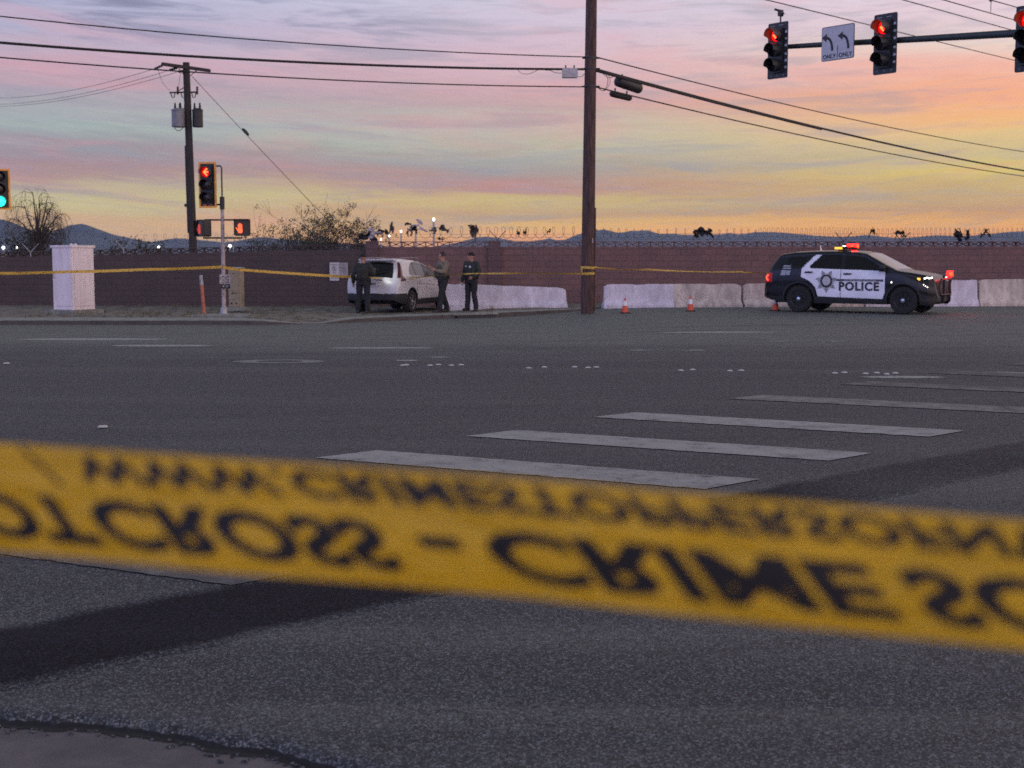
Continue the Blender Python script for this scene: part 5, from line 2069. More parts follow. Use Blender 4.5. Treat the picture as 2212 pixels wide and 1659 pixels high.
def build_police():
    a = gp(1728, 674, 0.0)
    th = R(32)
    hd = Vector((math.cos(th), -math.sin(th), 0))
    # rear near wheel touches the road at a: local (1.13, -.84)
    rz = -th
    org = a - RZ(rz).to_3x3() @ Vector((1.13, -.84, 0))
    t = thing('police_car', 'black and white police sport utility car with red lights flashing', 'police car', (org.x, org.y, 0), rz)
    ex.polys = [WIN, RD, FD, QW]
    ex.circles = [(a_, b_, r_) for a_, b_ in ARX for r_ in (.455, .50)]
    pr = ex.split(reg_ex)
    ex.part(pr['body'], 'body', M_black, t)
    ex.part(pr['cladding'], 'lower_cladding', M_plastic, t)
    ex.part(pr['grille'], 'grille', M_plastic, t)
    ex.part(pr['windscreen'], 'windscreen', M_wind, t)
    ex.part(pr['rearwindow'], 'rear_window', M_glass, t)
    for s_ in 'rl':
        sg = -1 if s_ == 'r' else 1
        fd = ex.part(pr['fdoor' + s_], 'door', M_whited, t, label='white front door with black lettering')
        rd = ex.part(pr['rdoor' + s_], 'door', M_whited, t, label='white rear door with the star badge')
        ex.part(pr['wfront' + s_], 'window', M_glass, fd)
        ex.part(pr['wrear' + s_], 'window', M_glass, rd)
        ex.part(pr['wquarter' + s_], 'quarter_window', M_glass, t)
        hl = ex.part(pr['headlight' + s_], 'headlight', M_glass, t)
        tl = ex.part(pr['tail' + s_], 'tail_light', E_taildim, t)
        mb = MB()
        for z0, z1, x0 in ((.92, 1.06, .10), ):
            for i in range(8):
                z = z0 + (z1 - z0) * i / 7
                x = x0 + .05 * math.sin(math.pi * i / 7) * -1 + .06
                mb.ball((x, sg * (ex.half(x, z) + .004), z), .026, 6)
        mb.build('lit_strip', E_tail, tl)
        # door seam, handles
        for dr, xh, zh in ((fd, 2.56, 1.115), (rd, 1.42, 1.155)):
            y = ex.half(xh, zh)
            MB().rbox((xh, sg * (y + .018), zh), (.23, .035, .045), .015).build('handle', M_blackm, dr)
        mb = MB()
        for z in [.46 + .031 * i for i in range(25)]:
            mb.box((2.37, sg * (ex.half(2.37, z) + .001), z), (.012, .008, .033))
        mb.build('door_seam', M_blackm, rd)
        # lettering on the flank, raised a few millimetres
        def on_side(x, z, off=.006):
            return Vector((x, sg * (ex.half(x, z) + off), z))
        mb = MB()
        vs, fs = text_shape('POLICE', .325, .013, 1.12)
        mb.add([on_side(2.905 + (-sg) * q[0] * 1.0, .655 + q[1] * 1.0) for q in vs], fs)
        mb.build('lettering', M_signk, fd)
        mb = MB()
        n = 24
        for i in range(n):
            x0, x1 = 2.24 + 1.36 * i / n, 2.24 + 1.36 * (i + 1) / n
            mb.add([on_side(x0, .905, .004), on_side(x1, .905, .004), on_side(x1, .968, .004), on_side(x0, .968, .004)], [(0, 1, 2, 3)])
        mb.build('stripe', M_stripe, fd)
        mb = MB()
        vs, fs = text_shape('LAS VEGAS METROPOLITAN', .058, .001, 1.3)
        mb.add([on_side(2.93 + (-sg) * q[0], .917 + q[1], .0075) for q in vs], fs)
        mb.build('small_lettering', M_signw, fd)
        # seven-pointed star badge with a round seal
        cx, cz = 1.955, .90
        star = MB()
        pts = []
        for i in range(14):
            rr = .335 if i % 2 == 0 else .20
            an = R(-90 + 360 * i / 14)
            pts.append((cx + rr * math.cos(an), cz + rr * 1.02 * math.sin(an)))
        star.add([on_side(cx, cz, .006)] + [on_side(px, pz, .005) for px, pz in pts], [(0, 1 + i, 1 + (i + 1) % 14) for i in range(14)])
        b_ = star.build('star_badge', M_star, rd)
        seal = MB()
        n = 28
        cir = lambda r, off: [on_side(cx + r * math.cos(2 * math.pi * i / n), cz + .01 + r * 1.1 * math.sin(2 * math.pi * i / n), off) for i in range(n)]
        seal.m = 0
        seal.add(cir(.122, .010) + cir(.175, .010), [(i, (i + 1) % n, n + (i + 1) % n, n + i) for i in range(n)])
        seal.m = 1
        seal.add([on_side(cx, cz + .01, .010)] + cir(.118, .010), [(0, 1 + i, 1 + (i + 1) % n) for i in range(n)])
        seal.m = 1
        for i in range(7):
            an = R(-64 + 360 * i / 7)
            x, z = cx + .205 * math.cos(an), cz + .205 * math.sin(an)
            dx, dz = -.06 * math.sin(an), .06 * math.cos(an)
            ex_, ez = .016 * math.cos(an), .016 * math.sin(an)
            seal.add([on_side(x - dx - ex_, z - dz - ez, .011), on_side(x + dx - ex_, z + dz - ez, .011), on_side(x + dx + ex_, z + dz + ez, .011), on_side(x - dx + ex_, z - dz + ez, .011)], [(0, 1, 2, 3)])
        seal.build('seal', [M_signk, M_signw], b_)
        # pale stickers on the rear quarter
        mb = MB()
        for x0, z0, w_, h_ in ((.62, 1.30, .22, .045), (.60, 1.245, .26, .03), (.56, 1.06, .15, .15), (.72, 1.07, .12, .13)):
            mb.add([on_side(x0, z0, .005), on_side(x0 + w_, z0, .005), on_side(x0 + w_ + .03, z0 + h_, .005), on_side(x0 + .03, z0 + h_, .005)], [(0, 1, 2, 3)])
        mb.build('sticker', M_signd, t)
        # mirrors
        mb = MB().rbox((3.60, sg * 1.10, 1.27), (.13, .22, .17), .05, 3, 'X').tube([(3.60, sg * .93, 1.20), (3.60, sg * 1.05, 1.22)], .03, 6)
        mb.build('mirror', M_black, t, smooth=50)
        # lit headlight strips, amber marker
        mb = MB()
        for i in range(6):
            x = 4.70 + .035 * i
            mb.box((x, sg * (ex.half(x, 1.0) + .004), 1.0 + .012 * (i % 3)), (.032, .02, .03))
        for i in range(3):
            x = 4.70 + .05 * i
            mb.box((x, sg * (ex.half(x, .82 - .03 * i) + .004), .83 - .035 * i), (.02, .02, .02))
        mb.build('lit_strip', E_white, hl)
        MB().box((4.56, sg * (ex.half(4.56, .985) + .004), .985), (.085, .02, .065)).build('side_marker', E_amber, hl)
        MB().ball((3.83, sg * (ex.half(3.83, .90) + .01), .89), .018, 6).build('marker_lamp', E_white, t)
        for ax, _ in ARX:
            wheel(t, ax, sg * .855, .385, .25, M_blackm, 8, .055)
            mb = MB(T(ax, sg * .82, .385) @ Matrix.Rotation(R(90), 4, 'X'))
    MB().box((2.6, 0, .42), (4.5, 1.55, .30)).box((1.13, 0, .62), (.95, 1.66, .52)).box((4.155, 0, .60), (.95, 1.66, .48)).build('underbody', M_rubber, t)
    # roof lightbar
    lb = MB().rbox((2.22, 0, 1.845), (.30, 1.22, .07), .03, 3, 'X').build('lightbar', M_glass, t)
    mb = MB()
    for s_ in (-1, 1):
        mb.box((2.22, s_ * .48, 1.795), (.2, .06, .05))
    mb.build('foot', M_blackm, lb)
    MB().rbox((2.22, .46, 1.885), (.27, .26, .15), .05, 3, 'X').build('red_lamp', E_police, lb)
    MB().rbox((2.24, .325, 1.89), (.09, .02, .06), .02, 3, 'X').rbox((2.36, .46, 1.89), (.03, .13, .09), .02, 3, 'X').build('lamp_core', E_policehot, lb)
    MB().rbox((2.16, -.555, 1.840), (.22, .13, .065), .03, 3, 'X').build('amber_lamp', E_amber, lb)
    MB().rbox((2.22, -.30, 1.900), (.07, .07, .016), .008, 2, 'X').build('white_lamp', E_white, lb)
    MB().tube([(1.55, -.35, 1.77), (1.55, -.35, 1.80), (1.52, -.35, 1.92)], [.03, .02, .006], 6).build('antenna', M_chrome, t)
    # push bumper with a red lamp
    mb = MB()
    for y in (-.30, .30):
        mb.box((5.09, y, .72), (.07, .045, .74))
        mb.box((5.03, y, .48), (.16, .04, .12))
    for z in (.55, .98):
        mb.tube([(5.07, -.52, z), (5.12, -.3, z), (5.12, .3, z), (5.07, .52, z)], .024, 8)
    mb.tube([(5.12, -.33, 1.07), (5.13, .33, 1.07)], .03, 8)
    for y in (-.52, .52):
        mb.tube([(5.07, y, .55), (5.04, y * 1.04, .77), (5.07, y, .98)], .022, 8)
    pbm = mb.build('push_bumper', M_blackm, t, smooth=40)
    MB().rbox((5.16, .02, 1.12), (.07, .42, .16), .04, 3, 'X').build('red_lamp', E_police, pbm)
    MB().rbox((5.20, .02, 1.12), (.012, .20, .08), .02, 3, 'X').build('lamp_core', E_policehot, pbm)
    for nm, co, en in (('roof_lamp_light', (2.22, .46, 2.02), 22), ('bumper_lamp_light', (5.30, .02, 1.13), 9)):
        lo_ = bpy.data.objects.new(nm, bpy.data.lights.new(nm, 'POINT'))     # the two flashing red lamps
        C.objects.link(lo_)
        lo_.parent = t
        lo_.location = co
        lo_.data.energy, lo_.data.color, lo_.data.shadow_soft_size = en, (1, .03, .02), .06
    return t


M_stripe = pm('grey_stripe', (.075, .065, .085), .6)
M_star = pm('grey_star', (.30, .29, .31), .5, var=.2, scale=12)
M_signd = pm('pale_sticker', (.34, .36, .42), .5, var=.3, scale=30)
E_taildim = lamp_mat('glowing_tail_lens', (1, .012, .01), .05)
build_police()

# ---- white crossover seen from behind
top2 = [(0, .58), (.015, .72), (.04, .90), (.09, 1.02), (.14, 1.07), (.26, 1.27), (.42, 1.52), (.46, 1.575), (.40 + .1, 1.60), (.8, 1.63), (1.4, 1.64), (2.0, 1.60), (2.5, 1.49), (3.25, 1.13), (3.35, 1.11), (3.9, 1.03), (4.25, .93), (4.42, .80), (4.5, .6), (4.53, .45)]
bot2 = [(0, .40), (.1, .33), (.5, .27), (1.3, .24), (3.2, .24), (4.3, .24), (4.53, .34)]
wid2 = [(0, .70), (.02, .78), (.06, .835), (.15, .875), (.4, .90), (1.2, .91), (3.2, .905), (3.9, .88), (4.25, .80), (4.45, .68), (4.53, .55)]
belt2 = [(0, .95), (.3, 1.08), (.9, 1.12), (2.0, 1.06), (3.2, 1.0), (4.0, .86), (4.53, .6)]
cr = Shell(top2, bot2, wid2, belt2, .42, 4.53, .12, .05)
AR2 = [(.98, .345), (3.60, .345)]
WIN2 = [(.83, 1.17), (.98, 1.36), (1.25, 1.52), (1.7, 1.56), (2.1, 1.545), (2.5, 1.44), (3.02, 1.13), (2.95, 1.06), (2.0, 1.075), (.95, 1.13)]


TLP = [(-.1, .93), (.54, .985), (.36, 1.13), (.50, 1.42), (.57, 1.64), (-.1, 1.64)]


def reg_cr(x, y, z, kind, sg):
    s_ = 'r' if sg < 0 else 'l'
    if kind == 'side' and arch_cut(x, z, AR2, .40):
        return None
    if kind in ('side', 'arc'):
        if inside(WIN2, x, z):
            if abs(x - 1.33) < .03 or abs(x - 2.10) < .035:
                return 'pillar'
            return ('wquarter' if x < 1.33 else 'wrear' if x < 2.1 else 'wfront') + s_
        if kind == 'arc' and z > 1.06 and x < .47 and z < 1.56:
            return 'tail' + s_
        if kind == 'side' and inside(TLP, x, z):
            return 'tail' + s_
        if z < .42 or (kind == 'side' and arch_cut(x, z, AR2, .435)):
            return 'cladding'
    if x < .75 and z < .60 and not (kind == 'side' and x > .58):
        return 'cladding'
    if kind == 'top':
        if .155 < x < .435 and abs(y) < .60 - .25 * max(0, z - 1.2):
            return 'rearwindow'
        if 2.62 < x < 3.24 and abs(y) < .66:
            return 'windscreen'
    return 'body'


def build_white():
    psi = R(19)
    rz = R(90) - psi
    a = gp(885, 675, -.10)         # near rear wheel
    org = a - RZ(rz).to_3x3() @ Vector((.98, -.80, 0))
    t = thing('white_car', 'white crossover car seen from behind, parked against the wall with officers around it', 'car', (org.x, org.y, -.105), rz)
    cr.polys = [WIN2, TLP, [(-.2, .60), (.58, .60), (.58, .61)]]
    cr.circles = [(a_, b_, r_) for a_, b_ in AR2 for r_ in (.40, .435)]
    pr = cr.split(reg_cr)
    cr.part(pr['body'], 'body', M_white, t)
    cr.part(pr['cladding'], 'lower_cladding', M_plastic, t)
    cr.part(pr['pillar'], 'window_pillar', M_plastic, t)
    cr.part(pr['windscreen'], 'windscreen', M_glass, t)
    rw = cr.part(pr['rearwindow'], 'rear_window', M_glass, t)
    for s_ in 'rl':
        sg = -1 if s_ == 'r' else 1
        tl = cr.part(pr['tail' + s_], 'tail_light', M_redlens, t)
        for nm, mt in (('wquarter', M_glass2), ('wrear', M_glass2), ('wfront', M_glass)):
            cr.part(pr[nm + s_], 'window', mt, t)
        def on_side(x, z, off=.004):
            return Vector((x, sg * (cr.half(x, z) + off), z))
        mb = MB()
        for x in (1.36, 2.12, 3.10):
            for i in range(20):
                z = .40 + .034 * i
                if x < 1.5 and arch_cut(x, z, AR2, .44):
                    continue
                if z > 1.06:
                    continue
                p = on_side(x, z, -.001)
                mb.box(p, (.010, .008, .036))
        for i in range(20):
            mb.box(on_side(1.4 + .085 * i, .90 - .006 * i, .001), (.088, .008, .008))
        mb.build('door_seam', M_seam, t)
        mb = MB()
        for xh in (1.62, 2.42):
            mb.rbox(on_side(xh, .965, .015), (.20, .03, .035), .012)
        mb.build('door_handle', M_white, t)
        MB().rbox((2.86, sg * 1.01, 1.10), (.12, .20, .15), .05, 3, 'X').tube([(2.86, sg * .88, 1.06), (2.86, sg * .95, 1.08)], .03, 6).build('mirror', M_blackm, t, smooth=50)
        for ax, _ in AR2:
            wheel(t, ax, sg * .79, .345, .225, M_alloy, 5, .04)
        # chrome strip round the windows
        loop_ = WIN2 + [WIN2[0]]
        mb = MB().tube([on_side(x, z, .004) for x, z in [WIN2[-1], WIN2[-2], WIN2[-3]]], .009, 5)
        mb.build('window_trim', M_chrome, t)
    MB().box((2.3, 0, .40), (3.9, 1.40, .26)).box((.98, 0, .56), (.84, 1.52, .44)).box((3.6, 0, .56), (.84, 1.52, .44)).build('underbody', M_rubber, t)
    # spoiler, wiper, plate recess, handle bar, badge
    MB().rbox((.445, 0, 1.602), (.22, 1.16, .045), .02, 3, 'X').build('roof_spoiler', M_white, t, smooth=40)
    nz = Vector((-.93, 0, .37))
    MB().tube([(.155, .05, 1.13), (.19, -.15, 1.20), (.235, -.42, 1.24)], .012, 5).build('wiper', M_plastic, rw)
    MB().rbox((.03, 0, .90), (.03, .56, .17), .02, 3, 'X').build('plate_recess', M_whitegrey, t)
    p_ = MB().rbox((.012, 0, .885), (.012, .33, .165), .012, 2, 'X').build('number_plate', M_signw, t)
    mb = MB()
    for k in range(6):
        mb.box((.0045, -.11 + .044 * k, .885), (.003, .026, .06))
    mb.build('plate_print', M_signk, p_)
    MB().rbox((.05, 0, 1.0), (.03, .62, .035), .012, 2, 'X').build('tailgate_bar', M_chrome, t)
    MB().rbox((.455, 0, 1.575), (.02, .30, .02), .006, 2, 'X').build('brake_lamp', M_redlens, t)
    # roof rails
    MB().tube([(.75, -.56, 1.63), (.9, -.56, 1.655), (2.1, -.55, 1.655), (2.3, -.55, 1.62)], .010, 5).tube([(.75, .56, 1.63), (.9, .56, 1.655), (2.1, .55, 1.655), (2.3, .55, 1.62)], .010, 5).build('roof_rail', M_galv, t)
    return t


M_redlens = pm('red_lens', (.075, .005, .008), .15, var=.2, coat=.5)
M_glass2 = pm('lighter_glass', (.06, .065, .07), .06, var=.1)
M_seam = pm('seam_shadow', (.10, .09, .09), .8)
M_whitegrey = pm('recess_white_paint', (.55, .54, .53), .4)  # near-white paint of the plate recess
build_white()


# ---------------------------------------------------------------- people
def fuse(name, mb, mat, parent, voxel=.011, smooth=4):
    """overlapping volumes grown together into one continuous skin"""
    o = mb.build('volume', mat)
    r = o.modifiers.new('remesh', 'REMESH')
    r.mode = 'VOXEL'
    r.voxel_size = voxel
    sm = o.modifiers.new('smooth', 'SMOOTH')
    sm.iterations, sm.factor = smooth, .5
    bpy.context.view_layer.update()
    dg = bpy.context.evaluated_depsgraph_get()
    me = bpy.data.meshes.new_from_object(o.evaluated_get(dg))
    bpy.data.objects.remove(o)
    me.name = name
    me.materials.clear()
    me.materials.append(mat)
    me.shade_smooth()
    n = bpy.data.objects.new(name, me)
    C.objects.link(n)
    n.parent = parent
    return n


def limb(mb, pts, rs, n=12):
    """tapered limb with rounded ends and joints"""
    pts = [Vector(p) for p in pts]
    for (a, ra), (b, rb) in zip(zip(pts, rs), zip(pts[1:], rs[1:])):
        mb.tube([a, a.lerp(b, .25), a.lerp(b, .5), a.lerp(b, .75), b], [ra, ra * .75 + rb * .25 + .03 * ra, (ra + rb) / 2, ra * .25 + rb * .75, rb], n)
    for p, r in zip(pts, rs):
        mb.ball(p, r, 8)


def torso(mb, secs, n=20):
    """secs: (centre, half width, half depth)"""
    vs, fs = [], []
    for c_, rx, ry in secs:
        for j in range(n):
            a = 2 * math.pi * j / n
            ca, sa = math.cos(a), math.sin(a)
            vs.append(Vector(c_) + Vector((rx * math.copysign(abs(ca) ** .8, ca), ry * math.copysign(abs(sa) ** .8, sa), 0)))
    m = len(secs)
    for i in range(m - 1):
        for j in range(n):
            fs.append((i * n + j, i * n + (j + 1) % n, (i + 1) * n + (j + 1) % n, (i + 1) * n + j))
    fs.append(tuple(range(n - 1, -1, -1)))
    fs.append(tuple((m - 1) * n + j for j in range(n)))
    mb.add(vs, fs)


def hand(mb, wrist, direction, palm_n, curl=.5):
    """palm, four bent fingers of different length, thumb from the side of the palm"""
    d = Vector(direction).normalized()
    n = (Vector(palm_n) - d * Vector(palm_n).dot(d)).normalized()
    s = d.cross(n)
    w_ = Vector(wrist)
    for k in (-.024, -.008, .008, .024):
        limb(mb, [w_ + d * .015 + s * k * .8, w_ + d * .092 + s * k * 1.15], [.017, .0135], 8)
    for k, (off, ln) in enumerate(((-.031, .066), (-.0105, .078), (.0105, .073), (.031, .058))):
        a = w_ + d * .092 + s * off
        b = a + d * ln * .52 + n * ln * .38 * curl
        c_ = b + d * ln * (.42 - .35 * curl) + n * ln * .55 * curl
        limb(mb, [a, b, c_], [.0095, .0088, .0075], 8)
    limb(mb, [w_ + d * .03 - s * .024, w_ + d * .065 - s * .052 + n * .012, w_ + d * .098 - s * .054 + n * .03], [.014, .0115, .009], 8)


def person(label, loc, rz, J, colors, extras):
    """J: joints in a frame where the person faces -Y and their left is +X"""
    t = thing('person', label, 'person', loc, rz, None)
    M_skin, M_top, M_leg, M_boot, M_hat = colors
    pel, wai, che, nek, hd = (J[k] for k in ('pelvis', 'waist', 'chest', 'neck', 'head'))
    fwd = J.get('face', Vector((0, -1, 0))).normalized()
    sd = Vector((0, 0, 1)).cross(fwd).normalized()
    up_ = fwd.cross(sd).normalized() * -1 if fwd.cross(sd).z < 0 else fwd.cross(sd).normalized()
    mb = MB()
    torso(mb, [(pel - Vector((0, 0, .10)), .12, .10), (pel, .15, .115), (wai, .135, .10), (che, .16, .115), (che.lerp(nek, .6), .13, .08), (nek, .062, .06)])
    limb(mb, [nek - Vector((0, 0, .05)), nek.lerp(hd, .75)], [.062, .055])
    HM = T(hd) @ Matrix((sd, -fwd, up_)).transposed().to_4x4()      # head frame: x side, -y face, z up
    def H(x, y, z):
        return (HM @ Vector((x, y, z)))
    for c_, r, sq in (((0, .012, .055), .098, (.80, .98, .92)), ((0, -.015, -.01), .082, (.78, .95, 1.1)), ((0, -.045, -.068), .048, (.95, .9, .75))):
        mb.ball(H(*c_), r, 12, sq)
    limb(mb, [H(0, -.088, .028), H(0, -.112, -.006)], [.011, .015], 8)
    limb(mb, [H(-.022, -.086, -.052), H(.022, -.086, -.052)], [.009, .009], 8)
    limb(mb, [H(-.045, -.080, .040), H(.045, -.080, .040)], [.012, .012], 8)
    for s in (-1, 1):
        mb.ball(H(s * .080, .012, .008), .026, 8, (.5, .8, 1.2))
    for s in 'lr':
        limb(mb, [J['shoulder' + s], J['elbow' + s], J['wrist' + s]], [.058, .043, .030])
        hand(mb, J['wrist' + s], J['hand' + s], J['palm' + s], J.get('curl' + s, .5))
        limb(mb, [J['hip' + s], J['knee' + s], J['ankle' + s]], [.085, .058, .043])
        toe = J.get('toe' + s, Vector((0, -1, 0))).normalized()
        limb(mb, [J['ankle' + s] - Vector((0, 0, .04)), J['ankle' + s] + toe * .14 - Vector((0, 0, .06))], [.04, .034])
    fuse('body', mb, M_skin, t, .0062, 3)
    # trousers, loose at the knee and breaking on the boot
    mb = MB()
    torso(mb, [(pel - Vector((0, 0, .13)), .165, .125), (pel - Vector((0, 0, .05)), .185, .142), (pel + Vector((0, 0, .05)), .178, .138), (pel + Vector((0, 0, .10)), .172, .135)])
    for s in 'lr':
        h, k, a = J['hip' + s], J['knee' + s], J['ankle' + s]
        side = Vector((math.copysign(.012, h.x), 0, 0))
        limb(mb, [h + side, h.lerp(k, .5) + side, k, k.lerp(a, .45) + Vector((0, .008, 0)), a + Vector((0, 0, .07)), a + Vector((0, 0, .0))], [.112, .103, .084, .084, .080, .078])
    fuse('trousers', mb, M_leg, t, .012, 3)
    for s in 'lr':
        a = J['ankle' + s]
        toe = J.get('toe' + s, Vector((0, -1, 0))).normalized()
        mb = MB()
        gz = Vector((a.x, a.y, 0))
        limb(mb, [a + Vector((0, 0, .09)), a - Vector((0, 0, .03))], [.060, .058])
        limb(mb, [gz - toe * .055 + Vector((0, 0, .05)), gz + toe * .09 + Vector((0, 0, .05)), gz + toe * .185 + Vector((0, 0, .042))], [.050, .052, .042])
        mb.rbox(gz + toe * .065 + Vector((0, 0, .015)), (.10, .29, .03), .04, 3, 'Z', RZ(math.atan2(toe.y, toe.x) - math.pi / 2))
        fuse('boot', mb, M_boot, t, .011, 2)
    # jacket or shirt: body and both sleeves as one garment
    mb = MB()
    b_ = J.get('bulk', 1.0)
    torso(mb, [(pel + Vector((0, 0, .03)), .190 * b_, .150 * b_), (pel + Vector((0, 0, .10)), .196 * b_, .155 * b_), (wai + Vector((0, -.008, .02)), .200 * b_, .160 * b_), (che, .215 * b_, .160 * b_),
               (che.lerp(nek, .45), .205 * b_, .135 * b_), (che.lerp(nek, .80), .125, .095), (nek + Vector((0, 0, .01)), .080, .078)])
    for s in 'lr':
        sh, el_, wr_ = J['shoulder' + s], J['elbow' + s], J['wrist' + s]
        limb(mb, [che.lerp(nek, .45).lerp(sh, .5), sh, sh.lerp(el_, .5), el_, el_.lerp(wr_, .55), el_.lerp(wr_, .93)], [.092, .092, .084, .072, .064, .054])
    fuse('jacket', mb, M_top, t, .0115, 3)
    if extras.get('vest'):
        mb = MB()
        torso(mb, [(wai + Vector((0, -.005, -.06)), .208, .172), (wai + Vector((0, -.008, .05)), .212, .178), (che, .214, .180), (che.lerp(nek, .40), .150, .155), (che.lerp(nek, .62), .10, .12)])
        for x, z in ((-.10, .0), (.0, .0), (.10, .0), (-.06, .13)):
            mb.rbox(wai + Vector((x, -.185, z)), (.075, .05, .12), .02, 3)
        mb.rbox(che + Vector((.11, -.17, .02)), (.05, .05, .12), .02, 3)
        fuse('vest', mb, extras['vest'], t, .011, 2)
    # belt with pouches, holster and radio
    mb = MB(T(pel + Vector((0, 0, .075))))
    mb.lathe([(.197, -.028), (.207, -.026), (.207, .026), (.197, .028)], 26, Matrix.Diagonal((1, .80, 1, 1)))
    for an in (25, 72, 108, 155, 215, 330):
        x, y = .212 * math.cos(R(an)), .170 * math.sin(R(an))
        mb.rbox((x, y, -.025), (.07, .045, .11), .015, 2, 'Z', RZ(R(an + 90)))
    mb.rbox((-.222, .02, -.10), (.06, .09, .20), .02, 2, 'Z')
    mb.build('duty_belt', M_rubber, t, smooth=40)
    # headgear or hair
    mb = MB(HM)
    if extras.get('cap'):
        mb.lathe([(.088, .050), (.093, .060), (.092, .085), (.082, .125), (.055, .152), (.002, .162)], 20, T(0, .010, 0) @ Matrix.Diagonal((.92, 1.10, 1, 1)), cap=False)
        mb.lathe([(.090, .046), (.098, .048), (.098, .085), (.090, .088)], 20, T(0, .010, 0) @ Matrix.Diagonal((.90, 1.08, 1, 1)), cap=False)
        mb.build('beanie', M_hat, t, smooth=60)
    else:
        mb.lathe([(.080, .005), (.087, .05), (.084, .085), (.072, .122), (.048, .146), (.002, .155)], 20, T(0, .018, 0) @ Matrix.Diagonal((.96, 1.08, 1, 1)), cap=False)
        mb.build('hair', M_hat, t, smooth=60)
    for s in (-1, 1):
        MB(HM).ball((s * .031, -.083, .022), .011, 6, (1.2, .6, .7)).build('eye', M_signk, t)
    for (co, dims) in extras.get('patch', ()):
        MB().rbox(co, dims, .012, 2, 'Y').build('reflective_patch', M_reflect, t)
    return t


def stand(**kw):
    J = dict(pelvis=(0, 0, .96), waist=(0, 0, 1.10), chest=(0, .005, 1.30), neck=(0, .0, 1.48), head=(0, -.02, 1.61),
             shoulderl=(.19, .01, 1.42), shoulderr=(-.19, .01, 1.42), elbowl=(.26, .03, 1.15), elbowr=(-.26, .03, 1.15), wristl=(.27, -.06, .90), wristr=(-.27, -.06, .90),
             handl=(0, -.1, -1), handr=(0, -.1, -1), palml=(-1, .2, 0), palmr=(1, .2, 0),
             hipl=(.095, 0, .90), hipr=(-.095, 0, .90), kneel=(.12, -.02, .50), kneer=(-.12, -.02, .50), anklel=(.13, .02, .10), ankler=(-.13, .02, .10))
    J.update(kw)
    return {k: Vector(v) for k, v in J.items() if not k.startswith(('curl', 'bulk'))} | {k: v for k, v in J.items() if k.startswith(('curl', 'bulk'))}


M_skin1 = pm('warm_skin', (.38, .20, .145), .6, var=.08)
M_jack = pm('dark_olive_jacket', (.024, .025, .021), .8, var=.3, scale=12, bump=.5, bscale=22)
M_jack2 = pm('black_green_jacket', (.022, .025, .022), .75, var=.3, scale=12, bump=.5, bscale=22)
M_tan = pm('khaki_uniform_shirt', (.20, .165, .115), .85, var=.2, scale=10, bump=.4, bscale=25)
M_vest = pm('olive_vest', (.085, .085, .065), .85, var=.25, scale=14, bump=.4, bscale=25)
M_trous = pm('black_trousers', (.016, .016, .019), .85, var=.2, scale=10, bump=.4, bscale=25)
M_boot = pm('black_boot', (.012, .012, .013), .6)
M_hatk = pm('black_knit', (.012, .012, .014), .9, var=.2)
M_hair = pm('dark_hair', (.018, .013, .011), .7)

# officer behind the car, back turned, working at the tailgate with an added torch
p = gp(785, 678, -.085)
J1 = stand(elbowr=(-.31, -.02, 1.17), wristr=(-.27, -.21, 1.27), handr=(.0, -1, .2), curlr=.9, elbowl=(.29, .05, 1.15), wristl=(.33, -.06, .91), handl=(.1, -.2, -1), curll=.6,
           kneel=(.13, -.03, .50), anklel=(.17, .0, .10), ankler=(-.16, .06, .10), face=(.05, -1, -.1), toel=(.3, -1, 0), toer=(-.4, -1, 0))
sc1 = .985
po = person('officer in a dark olive jacket seen from behind at the rear of the white car', (p.x, p.y, V(p.x, p.y) + .01), R(180 - 14), J1, (M_skin1, M_jack, M_trous, M_boot, M_hatk),
            {'cap': 'beanie', 'patch': [((.275, .05, 1.30), (.03, .07, .09))]})
po.scale = (sc1,) * 3
# officer in khaki shirt, facing left towards the car
p = gp(957, 671.5, -.04)
J2 = stand(elbowl=(.25, -.06, 1.17), wristl=(.16, -.30, 1.22), handl=(-.2, -1, .4), elbowr=(-.25, -.05, 1.18), wristr=(-.13, -.31, 1.30), handr=(.1, -1, .5),
           anklel=(.17, -.19, .10), ankler=(-.15, .19, .10), kneel=(.15, -.14, .50), kneer=(-.13, .06, .50), face=(.1, -1, -.05), curll=.8, curlr=.8)
po = person('officer in khaki shirt and black trousers facing the white car with both hands raised', (p.x, p.y, V(p.x, p.y) + .01), R(-62), J2, (M_skin1, M_tan, M_trous, M_boot, M_hair), {'vest': M_vest})
po.scale = (1.03,) * 3
# officer in black beanie, facing left, right hand on belt
p = gp(1018.5, 668.5, 0.0)
J3 = stand(elbowl=(.30, .03, 1.16), wristl=(.20, -.16, 1.02), handl=(-.7, -.5, -.4), elbowr=(-.28, .02, 1.15), wristr=(-.31, -.07, .90), handr=(-.05, -.25, -1), curlr=.7, curll=.6,
           anklel=(.16, .02, .10), ankler=(-.12, -.05, .10), face=(-.45, -1, 0.05), toel=(.5, -1, 0))
po = person('officer in black beanie and dark jacket standing with one hand at his belt', (p.x, p.y, V(p.x, p.y) + .01), R(-38), J3, (M_skin1, M_jack2, M_trous, M_boot, M_hatk),
            {'cap': 'beanie', 'patch': [((.27, .02, 1.34), (.03, .07, .08)), ((-.08, -.148, 1.34), (.05, .03, .03)), ((.07, -.148, 1.33), (.06, .03, .05))]})
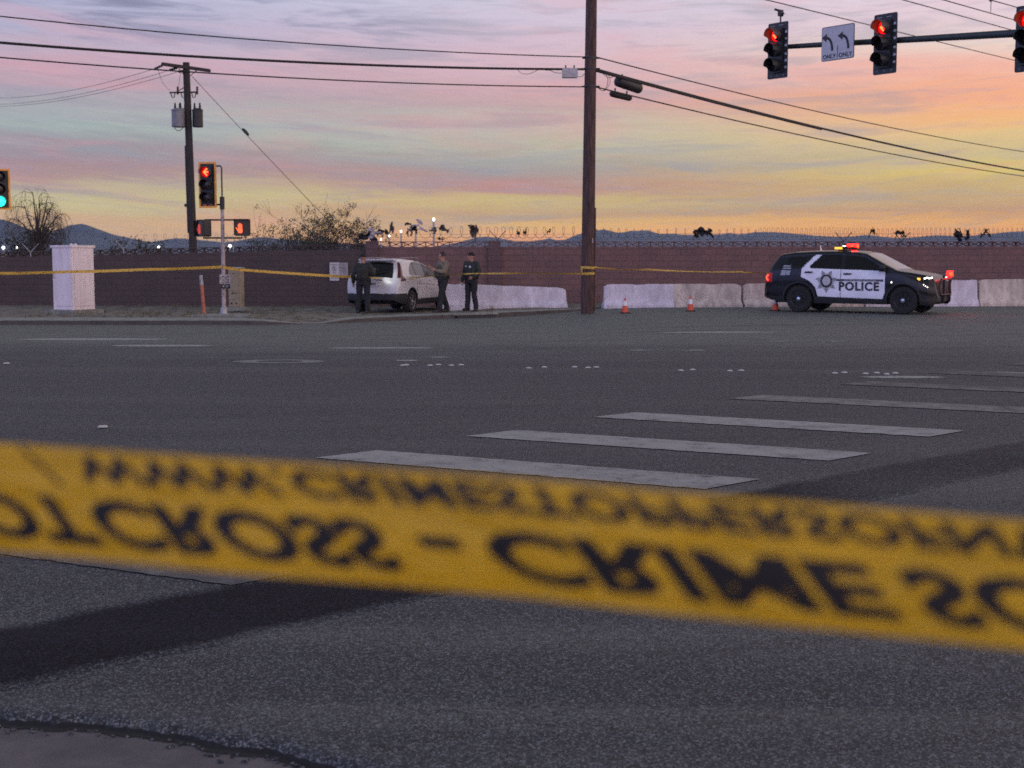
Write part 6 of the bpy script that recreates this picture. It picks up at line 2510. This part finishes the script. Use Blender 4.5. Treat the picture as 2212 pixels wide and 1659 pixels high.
# things they hold
hp = RZ(R(-38)) @ Vector((-.32, -.10, .78))
tag(MB(T(po.location + hp)).rbox((0, 0, 0), (.03, .07, .13), .01, 2, 'X', Matrix.Rotation(.3, 4, 'Y')).build('folded_paper', M_reflect), 'folded white paper in the beanie officer\'s lowered hand', 'paper')

# torch added in the first officer's raised hand to brighten the tailgate
po1 = [o for o in C.objects if o.get('label', '').startswith('officer in a dark olive')][0]
tp = po1.location + RZ(po1.rotation_euler.z) @ (Vector((-.30, -.34, 1.31)) * sc1)
tgt = Vector((-3.70, 42.35, 1.02))
dv = (tgt - tp).normalized()
t = thing('fill_torch', 'added small lit torch held by the officer behind the white car', 'fill_torch', tp)
q = dv.to_track_quat('Z', 'Y').to_matrix().to_4x4()
MB(q).lathe([(.014, -.14), (.016, -.13), (.016, .02), (.024, .05), (.024, .07)], 12).build('fill_torch_body', M_blackm, t, smooth=40)
MB(q).lathe([(.021, .071), (.001, .073)], 12, cap=False).build('fill_torch_lens', E_white, t)
sp = bpy.data.objects.new('torch_beam', bpy.data.lights.new('torch_beam', 'SPOT'))
C.objects.link(sp)
sp.parent = t
sp.location = dv * .09
sp.rotation_euler = dv.to_track_quat('-Z', 'Y').to_euler()
sp.data.energy = 7
sp.data.spot_size = R(70)
sp.data.spot_blend = .8
sp.data.shadow_soft_size = .02
sp.data.color = (.95, 1.0, .92)


# ---------------------------------------------------------------- evening air between here and the hills
mz = bpy.data.materials.new('evening_haze')
mz.use_nodes = True
mz.node_tree.nodes.clear()
qz = NT(mz.node_tree)
vz = qz.n('ShaderNodeVolumePrincipled')
vz.inputs['Color'].default_value = (0.50, 0.70, 1.0, 1)
vz.inputs['Density'].default_value = 0.00008
vz.inputs['Anisotropy'].default_value = 0.1
qz.link(vz.outputs[0], qz.n('ShaderNodeOutputMaterial').inputs['Volume'])
hz = MB().box((0, 2650, 69), (6000, 6300, 141)).build('haze', mz)
tag(hz, 'thin bluish evening haze in front of the distant hills', 'haze', kind='stuff')
